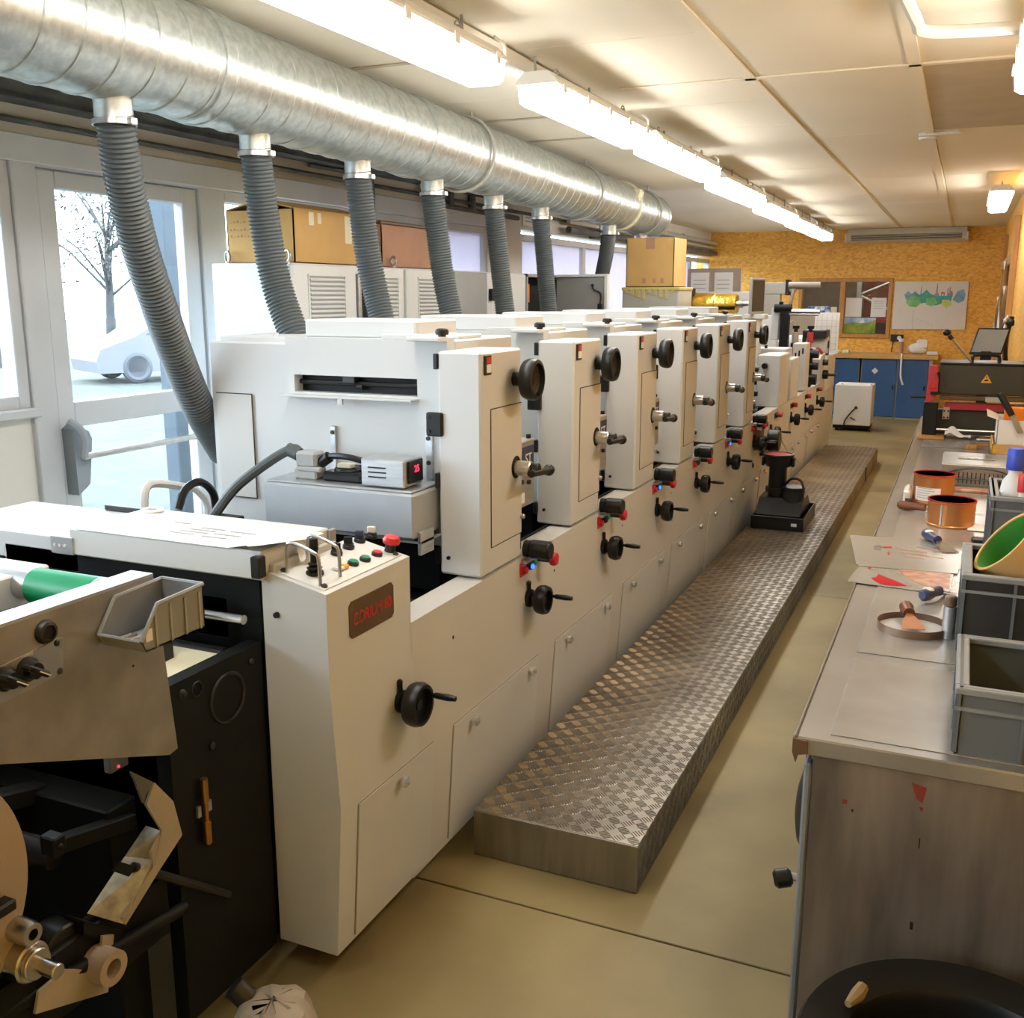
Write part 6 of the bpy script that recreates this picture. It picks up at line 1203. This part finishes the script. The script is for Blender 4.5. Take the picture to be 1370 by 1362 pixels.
# ================================================================== paper on the infeed table
z0 = 1.0535
def pap(u, v):
    x = -1.97 + 0.585 * u; y = 1.772 + 0.215 * v
    z = z0 + 0.0012 + 0.006 * max(0, u - 0.7) * math.sin(9 * u + 3 * v) + (0.030 * max(0, u - 0.80) / 0.20 * max(0, 0.75 - v)) 
    if v < 0.08: z -= 0.0008
    return (x, y - 0.02 * (u > .9) * (1 - v), z + 0.0)
t = thing('paper_sheet', 'large curling printed sheet lying on the infeed table', 'paper', (-1.7, 1.88, z0))
obj('sheet', MB().sheet(pap, 40, 10, 0.0006), M_PAPER, t)
b = MB()
for k, (u0, u1, v) in enumerate(((0.48, 0.60, .62), (0.45, 0.58, .52), (0.43, 0.57, .42), (0.41, 0.53, .32), (0.64, 0.76, .60), (0.60, 0.73, .44), (0.58, 0.70, .30), (0.30, 0.38, .72))):
    p = pap((u0 + u1) / 2, v); b.box((pap(u0, v)[0], p[1] - 0.0035, p[2] + 0.0008), (pap(u1, v)[0], p[1] + 0.0035, p[2] + 0.0022))
obj('print', b, M_INKL, t)
b = MB(); b.lathe([(0.028, 0), (0.032, 0.003), (0.03, 0.007), (0.02, 0.007), (0.018, 0.003)], (-1.95, 2.01, z0), (0, 0, 1), 24, close=True); tag(obj('plastic_ring', b, M_TRANS), 'small milky ring on the far corner of the infeed table', 'ring')
b = MB(); b.sheet(lambda u, v: (-1.41 + 0.035 * u, 1.90 + 0.035 * v - 0.03 * u, 1.058 - 0.045 * u + 0.004 * math.sin(5 * v + 3 * u)), 8, 6, 0.0006); tag(obj('paper_strip', b, M_PAPER), 'small curled paper strip hanging by the console hoops', 'paper')

# crumpled beige container on the floor in front of the press
p = onz(390, 1362, 0.0); c0 = Vector((-1.235, 1.49, 0))
t = thing('plastic_sack', 'beige crumpled plastic sack on the floor at the foot of the press', 'sack', c0)
b = MB(); rr = random.Random(4); pr = [(0.001, 0), (0.09, 0.0), (0.10, 0.03), (0.096, 0.08), (0.088, 0.12), (0.07, 0.15), (0.045, 0.165), (0.001, 0.17)]
b.lathe(pr, c0 + Vector((0.02, 0, 0)), (0, 0, 1), 28); b.v = [v + Vector((rr.uniform(-.006, .006), rr.uniform(-.006, .006), rr.uniform(-.004, .004) if v.z > .01 else 0)) for v in b.v]; obj('sack_body', b, M_BEIGE, t)
b = MB(); q = c0 + Vector((-0.045, 0.0, 0.148)); b.cyl(q, q + Vector((-0.03, -0.01, 0.03)), 0.026, n=12, bev=0.003); obj('dark_cap', b, M_IRON, t)

# ================================================================== far end of the room
# air conditioner
ac = thing('air_conditioner', 'long beige air conditioner under the ceiling on the orange wall', 'air conditioner', (-0.8, YB - 0.1, 2.3))
M_AC = mat('beige_plastic', (0.62, 0.58, 0.47), 0.5)
x0, x1 = -1.56, -0.10; b = MB(); b.prism([(YB, 2.30), (YB - 0.16, 2.30), (YB - 0.235, 2.345), (YB - 0.235, 2.40), (YB - 0.18, 2.485), (YB, 2.485)], 'x', x0, x1); obj('ac_body', b, M_AC, ac)
b = MB(); b.box((x0 - 0.03, YB - 0.24, 2.31), (x0, YB, 2.42), 0.01); b.box((x1, YB - 0.24, 2.31), (x1 + 0.03, YB, 2.42), 0.01); obj('side_cap', b, M_LIGHTB, ac)
b = MB(); b.slab([(x0 + 0.05, YB - 0.2365, 2.335), (x1 - 0.05, YB - 0.2365, 2.335), (x1 - 0.05, YB - 0.2365, 2.405), (x0 + 0.05, YB - 0.2365, 2.405)], 0.001, (0, -1, 0)); obj('grille_back', b, M_DARK, ac)
for k in range(4):
    z = 2.342 + 0.017 * k; obj('slat', MB().box((x0 + 0.05, YB - 0.245, z), (x1 - 0.05, YB - 0.236, z + 0.006)), M_AC, ac)
# poster
po = thing('poster', 'white canvas with a watercolour skyline on the orange wall', 'poster', (-0.47, YB - 0.02, 1.17))
M_CANV = mat('canvas', (0.74, 0.72, 0.68), 0.7, var=0.04, scale=3)
b = MB(); b.box((-0.925, YB - 0.03, 1.172), (-0.018, YB - 0.002, 1.80), 0.004); obj('canvas', b, M_CANV, po)
def wc(name, c1, c2): return mat(name, c1, 0.7, var=0.2, scale=9, col2=c2)
W1, W2, W3, W4, W5 = wc('teal_wash', (0.05, 0.30, 0.28), (0.10, 0.45, 0.38)), wc('green_wash', (0.12, 0.42, 0.12), (0.30, 0.6, 0.30)), wc('blue_wash', (0.10, 0.22, 0.42), (0.25, 0.45, 0.55)), wc('plum_wash', (0.30, 0.12, 0.20), (0.45, 0.3, 0.40)), wc('yellow_wash', (0.62, 0.62, 0.12), (0.45, 0.6, 0.25))
def blob(m, pts, k=0):
    b = MB(); b.prism([(-0.925 + u * 0.907, 1.172 + v * 0.628) for u, v in pts], 'y', YB - 0.0306 - 0.0002 * k, YB - 0.03); obj('painted_patch', b, m, po)
blob(W3, [(.14, .72), (.19, .80), (.24, .74), (.29, .80), (.34, .72), (.33, .60), (.26, .56), (.17, .62)], 0)
blob(W1, [(.28, .70), (.38, .74), (.44, .83), (.50, .74), (.60, .70), (.70, .70), (.80, .72), (.78, .58), (.66, .54), (.58, .50), (.50, .53), (.42, .56), (.34, .52), (.26, .58)], 1)
blob(W2, [(.18, .66), (.26, .70), (.34, .68), (.38, .56), (.32, .46), (.22, .48), (.17, .56)], 2)
blob(W2, [(.44, .66), (.56, .66), (.60, .55), (.52, .48), (.45, .52)], 2)
blob(W5, [(.66, .62), (.76, .62), (.80, .52), (.72, .44), (.66, .52)], 3)
blob(W3, [(.86, .80), (.94, .84), (.97, .72), (.95, .60), (.88, .55), (.80, .62)], 2)
blob(W4, [(.545, .70), (.57, .78), (.578, .96), (.588, .96), (.595, .78), (.62, .70)], 4)
blob(W4, [(.64, .70), (.64, .78), (.69, .78), (.69, .70), (.675, .70), (.675, .74), (.655, .74), (.655, .70)], 4)
blob(W4, [(.72, .70), (.72, .86), (.735, .86), (.735, .76), (.75, .76), (.75, .88), (.765, .88), (.765, .80), (.79, .80), (.80, .72)], 4)
blob(W1, [(.36, .72), (.365, .92), (.37, .92), (.375, .72)], 4)
for i in range(5): blob(M_INKL, [(.34 + .05 * i, .22 - .03 * i), (.35 + .05 * i, .23 - .03 * i), (.355 + .05 * i, .20 - .03 * i)], 1)
blob(M_INKL, [(.28, .40), (.284, .40), (.288, .0), (.284, .0)], 1)
# wall sockets with lead
b = MB(); b.box((-0.93, YB - 0.04, 1.01), (-0.77, YB, 1.10), 0.004); so = tag(obj('wall_socket', b, M_IRON), 'dark double wall socket below the poster corner', 'socket')
b = MB(); b.cyl((-0.82, YB - 0.045, 1.055), (-0.82, YB - 0.04, 1.055), 0.028, n=16); obj('socket_face', b, M_LIGHTB, so)
b = MB(); b.tube(bez([(-0.89, YB - 0.03, 1.02), (-0.90, YB - 0.02, 0.95), (-0.91, YB - 0.02, 0.86)], 6), 0.006, 6); tag(obj('socket_lead', b, M_BLACK), 'thin black lead hanging from the wall socket', 'cable')
# sheets and pictures on the inner window
for k, (a, c, e, f_) in enumerate(((-1.545, -1.335, 1.33, 1.585), (-1.215, -1.02, 1.33, 1.585))):
    b = MB(); b.box((a, YB + 0.026, e), (c, YB + 0.029, f_)); s_ = tag(obj('window_notice', b, M_PAPER), ['plain white sheet at the middle of the inner window', 'printed white sheet at the inner window edge by the poster'][k], 'paper')
    if k: g = MB(); [g.box((a + 0.03, YB + 0.0255, f_ - 0.05 - 0.03 * j), (c - 0.03, YB + 0.026, f_ - 0.045 - 0.03 * j)) for j in range(4)]; obj('print', g, M_INKL, s_)
M_SKYP = mat('picture_sky_blue', (0.12, 0.30, 0.62), 0.5, var=0.3, scale=8, col2=(0.5, 0.6, 0.75)); M_HILL = mat('picture_hill_green', (0.10, 0.22, 0.02), 0.5, var=0.4, scale=10, col2=(0.35, 0.38, 0.05))
b = MB(); b.box((-1.555, YB + 0.024, 1.105), (-1.14, YB + 0.029, 1.32)); lp = tag(obj('landscape_poster', b, M_SKYP), 'green mountain landscape picture at the bottom of the inner window', 'poster')
b = MB(); b.prism([(-1.555, 1.105), (-1.14, 1.105), (-1.14, 1.29), (-1.22, 1.26), (-1.32, 1.24), (-1.44, 1.26), (-1.555, 1.23)], 'y', YB + 0.0235, YB + 0.024); obj('green_hills', b, M_HILL, lp)
b = MB(); b.prism([(-1.36, 1.25), (-1.31, 1.31), (-1.28, 1.25)], 'y', YB + 0.0237, YB + 0.024); obj('snowy_peak', b, M_PAPER, lp)
b = MB(); b.box((-2.05, YB + 0.024, 1.36), (-1.75, YB + 0.029, 1.47)); tag(obj('cloud_poster', b, mat('picture_clouds', (0.75, 0.80, 0.88), 0.5, var=0.5, scale=9, col2=(0.03, 0.13, 0.5), lo=0.45, hi=0.55)), 'small blue sky picture at the inner window behind the arms', 'poster')
b = MB(); b.box((-1.74, YB + 0.024, 1.37), (-1.66, YB + 0.029, 1.46)); tag(obj('cream_card', b, M_CREAMP), 'small cream card beside the blue sky picture', 'card')
# rack seen in the next room
rk = thing('storage_rack', 'dark braced steel rack beyond the inner window', 'rack', (-1.3, 16.3, 0))
for x in (-1.55, -0.75): obj('upright', MB().box((x, 16.2, 0), (x + 0.06, 16.3, 2.4)), M_GREYM, rk)
b = MB(); b.tube([(-1.52, 16.25, 1.62), (-0.75, 16.25, 1.95)], 0.025, 6); b.tube([(-1.52, 16.25, 1.62), (-0.75, 16.25, 1.25)], 0.025, 6); obj('brace', b, M_GREYM, rk)
obj('shelf', MB().box((-1.6, 16.2, 1.22), (-0.7, 16.9, 1.27)), M_REDM, rk); obj('rear_panel', MB().box((-1.5, 16.9, 1.27), (-0.75, 16.95, 2.3)), M_BROWN, rk)
# blue cupboards with a worktop
for k, (a, c) in enumerate(((-1.9, -1.262), (-1.235, -0.785), (-0.78, -0.40))):
    t = thing('blue_cupboard', ['blue cupboard beside the end of the press', 'middle blue cupboard with a small white sticker', 'blue cupboard with a white tape hanging over it'][k], 'cupboard', ((a + c) / 2, 14.45, 0), 'blue cupboards at the far wall')
    obj('cupboard_body', MB().box((a, 14.22, 0.0), (c, YB - 0.01, 0.80), 0.004), M_GREYM, t)
    d_ = obj('cupboard_door', MB().box((a + 0.008, 14.2, 0.04), (c - 0.008, 14.22, 0.795), 0.004), M_BLUE, t)
    if k == 1: b = MB(); b.box((-0.03, -0.001, -0.03), (0.03, 0, 0.03), rot=Matrix.Rotation(0.785, 3, 'Y')); b.v = [p + Vector((-1.06, 14.2, 0.64)) for p in b.v]; obj('sticker', b, M_CAB, d_)
    b = MB(); b.box((c - 0.05, 14.185, 0.40), (c - 0.03, 14.2, 0.46), 0.003); obj('handle', b, M_IRON, d_)
b = MB(); b.box((-1.95, 14.17, 0.80), (-0.30, YB - 0.005, 0.855), 0.004); tag(obj('worktop', b, M_CARD), 'pale worktop over the blue cupboards', 'worktop')
b = MB(); b.box((-0.40, 14.2, 0.0), (-0.36, YB - 0.01, 0.80), 0.004); tag(obj('end_board', b, M_GREYM), 'pale upright board at the end of the blue cupboards', 'board')
b = MB(); b.tube(bez([(-0.745, 14.2, 0.862), (-0.74, 14.165, 0.85), (-0.735, 14.16, 0.6), (-0.70, 14.15, 0.47)], 8), [0.012] * 25, 4); b.v = [Vector((p.x * 1.0, p.y, p.z)) for p in b.v]; tag(obj('hanging_tape', b, M_PAPER), 'white tape hanging down the blue cupboard', 'tape')
b = MB(); b.cyl((-0.77, 14.4, 0.857), (-0.77, 14.4, 1.02), 0.03, n=16); b.mt(1).cyl((-0.77, 14.4, 1.02), (-0.77, 14.4, 1.06), 0.034, n=16); tag(obj('cardboard_core', b, [M_CARDP, M_PAPER]), 'thin upright cardboard core beside the white bag', 'core')
b = MB(); b.sph((-0.57, 14.42, 0.925), 0.07, (1.8, 1, 1), 14, 10); b.box((-0.58, 14.36, 0.93), (-0.44, 14.46, 1.05), 0.02); rr = random.Random(2); b.v = [Vector((v.x + rr.uniform(-.01, .01), v.y, max(0.857, v.z + rr.uniform(-.01, .01)))) for v in b.v]; tag(obj('plastic_bag', b, M_PAPER), 'white plastic bag on the worktop below the poster', 'bag')
b = MB(); b.box((-0.44, 14.3, 0.857), (-0.31, 14.45, 0.90), 0.006); tag(obj('white_tray', b, M_CAB), 'low white tray at the right end of the worktop', 'tray')
for k, x in enumerate((-1.62, -1.50)): b = MB(); b.box((x, 14.28, 0.857), (x + 0.09, 14.4, 0.90), 0.01); tag(obj('small_carton', b, M_CREAMP), ['cream small carton on the worktop nearer the press', 'cream small carton on the worktop under the inner window'][k], 'box')
# grey electrical box on castors
t = thing('floor_unit', 'pale grey floor unit on castors in front of the blue cupboards', 'cabinet', (-1.18, 13.0, 0))
obj('unit_body', MB().box((-1.40, 12.8, 0.07), (-0.965, 13.2, 0.56), 0.008), M_CAB, t)
obj('unit_base', MB().box((-1.40, 12.82, 0.03), (-0.97, 13.2, 0.07), 0.004), M_DARK, t)
for x in (-1.37, -1.0): obj('castor', MB().cyl((x, 12.86, 0.022), (x + 0.03, 12.86, 0.022), 0.022, n=12), M_BLACK, t)
for x in (-1.32, -0.985): obj('corner_fitting', MB().sph((x, 12.83, 0.565), 0.014), M_STEEL, t)
b = MB(); b.tube(bez([(-1.14, 12.797, 0.29), (-1.20, 12.78, 0.22), (-1.26, 12.78, 0.12), (-1.27, 12.78, 0.02)], 8), 0.008, 6); b.tube([(-1.2, 12.79, 0.17), (-1.14, 12.79, 0.14)], 0.006, 6); b.sph((-1.14, 12.79, 0.29), 0.018); obj('power_lead', b, M_BLACK, t)
# stuff by the far left window: cabinet, boxed papers, machine head
b = MB(); b.box((-3.0, 11.9, 0), (-2.25, 12.3, 1.66), 0.006); tag(obj('white_cupboard', b, M_CAB), 'white cupboard beyond the gold foil under the far window', 'cupboard')
b = MB(); b.box((-3.30, 12.9, 0.0), (-2.62, 12.95, 1.95), 0.004)
t = tag(obj('notice_board', b, M_ROLLP), 'pinkish notice board with pale papers at the far corner', 'board')
for k in range(2): b = MB(); b.box((-3.25 + 0.3 * k, 12.89, 1.55), (-3.02 + 0.3 * k, 12.9, 1.90)); obj('paper', b, M_PAPER, t)
b = MB()
for k in range(2):
    for j in range(5): b.box((-3.22 + 0.3 * k, 12.888, 1.60 + 0.05 * j), (-3.06 + 0.3 * k, 12.89, 1.61 + 0.05 * j))
obj('print', b, M_INKL, t)
t = thing('motor_arm', 'grey motor on a horizontal bracket before the orange wall', 'motor', (-2.2, 12.4, 1.6))
b = MB(); b.box((-2.35, 12.4, 1.63), (-1.95, 12.55, 1.77), 0.01); b.cyl((-1.95, 12.47, 1.70), (-1.88, 12.47, 1.70), 0.05, n=14); b.box((-2.30, 12.4, 0), (-2.05, 12.55, 1.63), 0.006); obj('motor_body', b, M_GREYM, t)
b = MB(); b.box((-1.99, 12.39, 1.62), (-1.95, 12.56, 1.80), 0.004); b.cyl((-1.88, 12.47, 1.70), (-1.80, 12.47, 1.70), 0.012, n=8); obj('motor_flange', b, M_IRON, t)
b = MB(); b.box((-2.05, 12.6, 0), (-1.65, 12.9, 1.40), 0.006); tag(obj('pink_cabinet', b, M_ROLLP), 'pinkish tall panel behind the edge-on monitor', 'panel')
b = MB(); b.box((-1.78, 9.6, 0.86), (-1.5, 9.75, 1.42), 0.006); b.v = [v + Vector((-0.25, 0.9, 0)) for v in b.v]; tag(obj('pale_panel', b, M_CAB), 'pale upright panel behind the waste-winding post', 'panel')
t = thing('spray_bottle', 'white spray bottle beside the steel arm post', 'bottle', (-1.50, 10.02, 1.13))
b = MB(); b.lathe([(0.024, 0), (0.026, 0.01), (0.026, 0.13), (0.016, 0.16), (0.01, 0.17), (0.01, 0.2), (0.0001, 0.2)], (-1.50, 10.02, 1.13), (0, 0, 1), 16); obj('bottle_body', b, M_TRANS, t)
b = MB(); b.tube(bez([(-1.50, 10.02, 1.325), (-1.50, 10.02, 1.36), (-1.52, 10.0, 1.38), (-1.55, 9.98, 1.37)], 5), 0.006, 6); obj('nozzle', b, M_TRANS, t)
# things hung on the right wall, far end
for k, (y, z0_, z1_, m, nm, lb) in enumerate(((11.2, 1.25, 1.95, M_PAPER, 'hanging_sheet', 'white sheets hung on the right wall past the screen'), (10.6, 1.1, 1.7, M_TRANS, 'hanging_bag', 'milky bag hung on the right wall before the white sheets'), (12.6, 1.15, 1.6, M_PAPER, 'hanging_roll', 'narrow white strip hung on the right wall by the far post'))):
    b = MB(); b.sheet(lambda u, v, y=y, z0_=z0_, z1_=z1_: (XR - 0.05 - 0.03 * math.sin(4 * u + 3 * v), y + 0.28 * u, z0_ + (z1_ - z0_) * v), 8, 6, 0.004); b.v = [Vector((p.x, p.y, p.z)) for p in b.v]; tag(obj(nm, b, m), lb, 'sheet')
for k in range(4):
    b = MB(); y = 9.3 + 0.35 * k; b.tube(bez([(XR - 0.02, y, 1.45), (XR - 0.05, y + 0.02, 1.25), (XR - 0.03, y + 0.06, 1.05)], 5), 0.018, 8); b.sph((XR - 0.03, y, 1.40), 0.035)
    tag(obj('hanging_tool', b, (M_BLACK, M_BRASS, M_TRANS, M_BLACK)[k]), ['black tool hung on the right wall nearest the screen', 'brass-coloured tool hung on the right wall', 'milky tool hung on the right wall', 'black tool hung on the right wall nearest the white sheets'][k], 'tool', 'tools hung on the right wall')
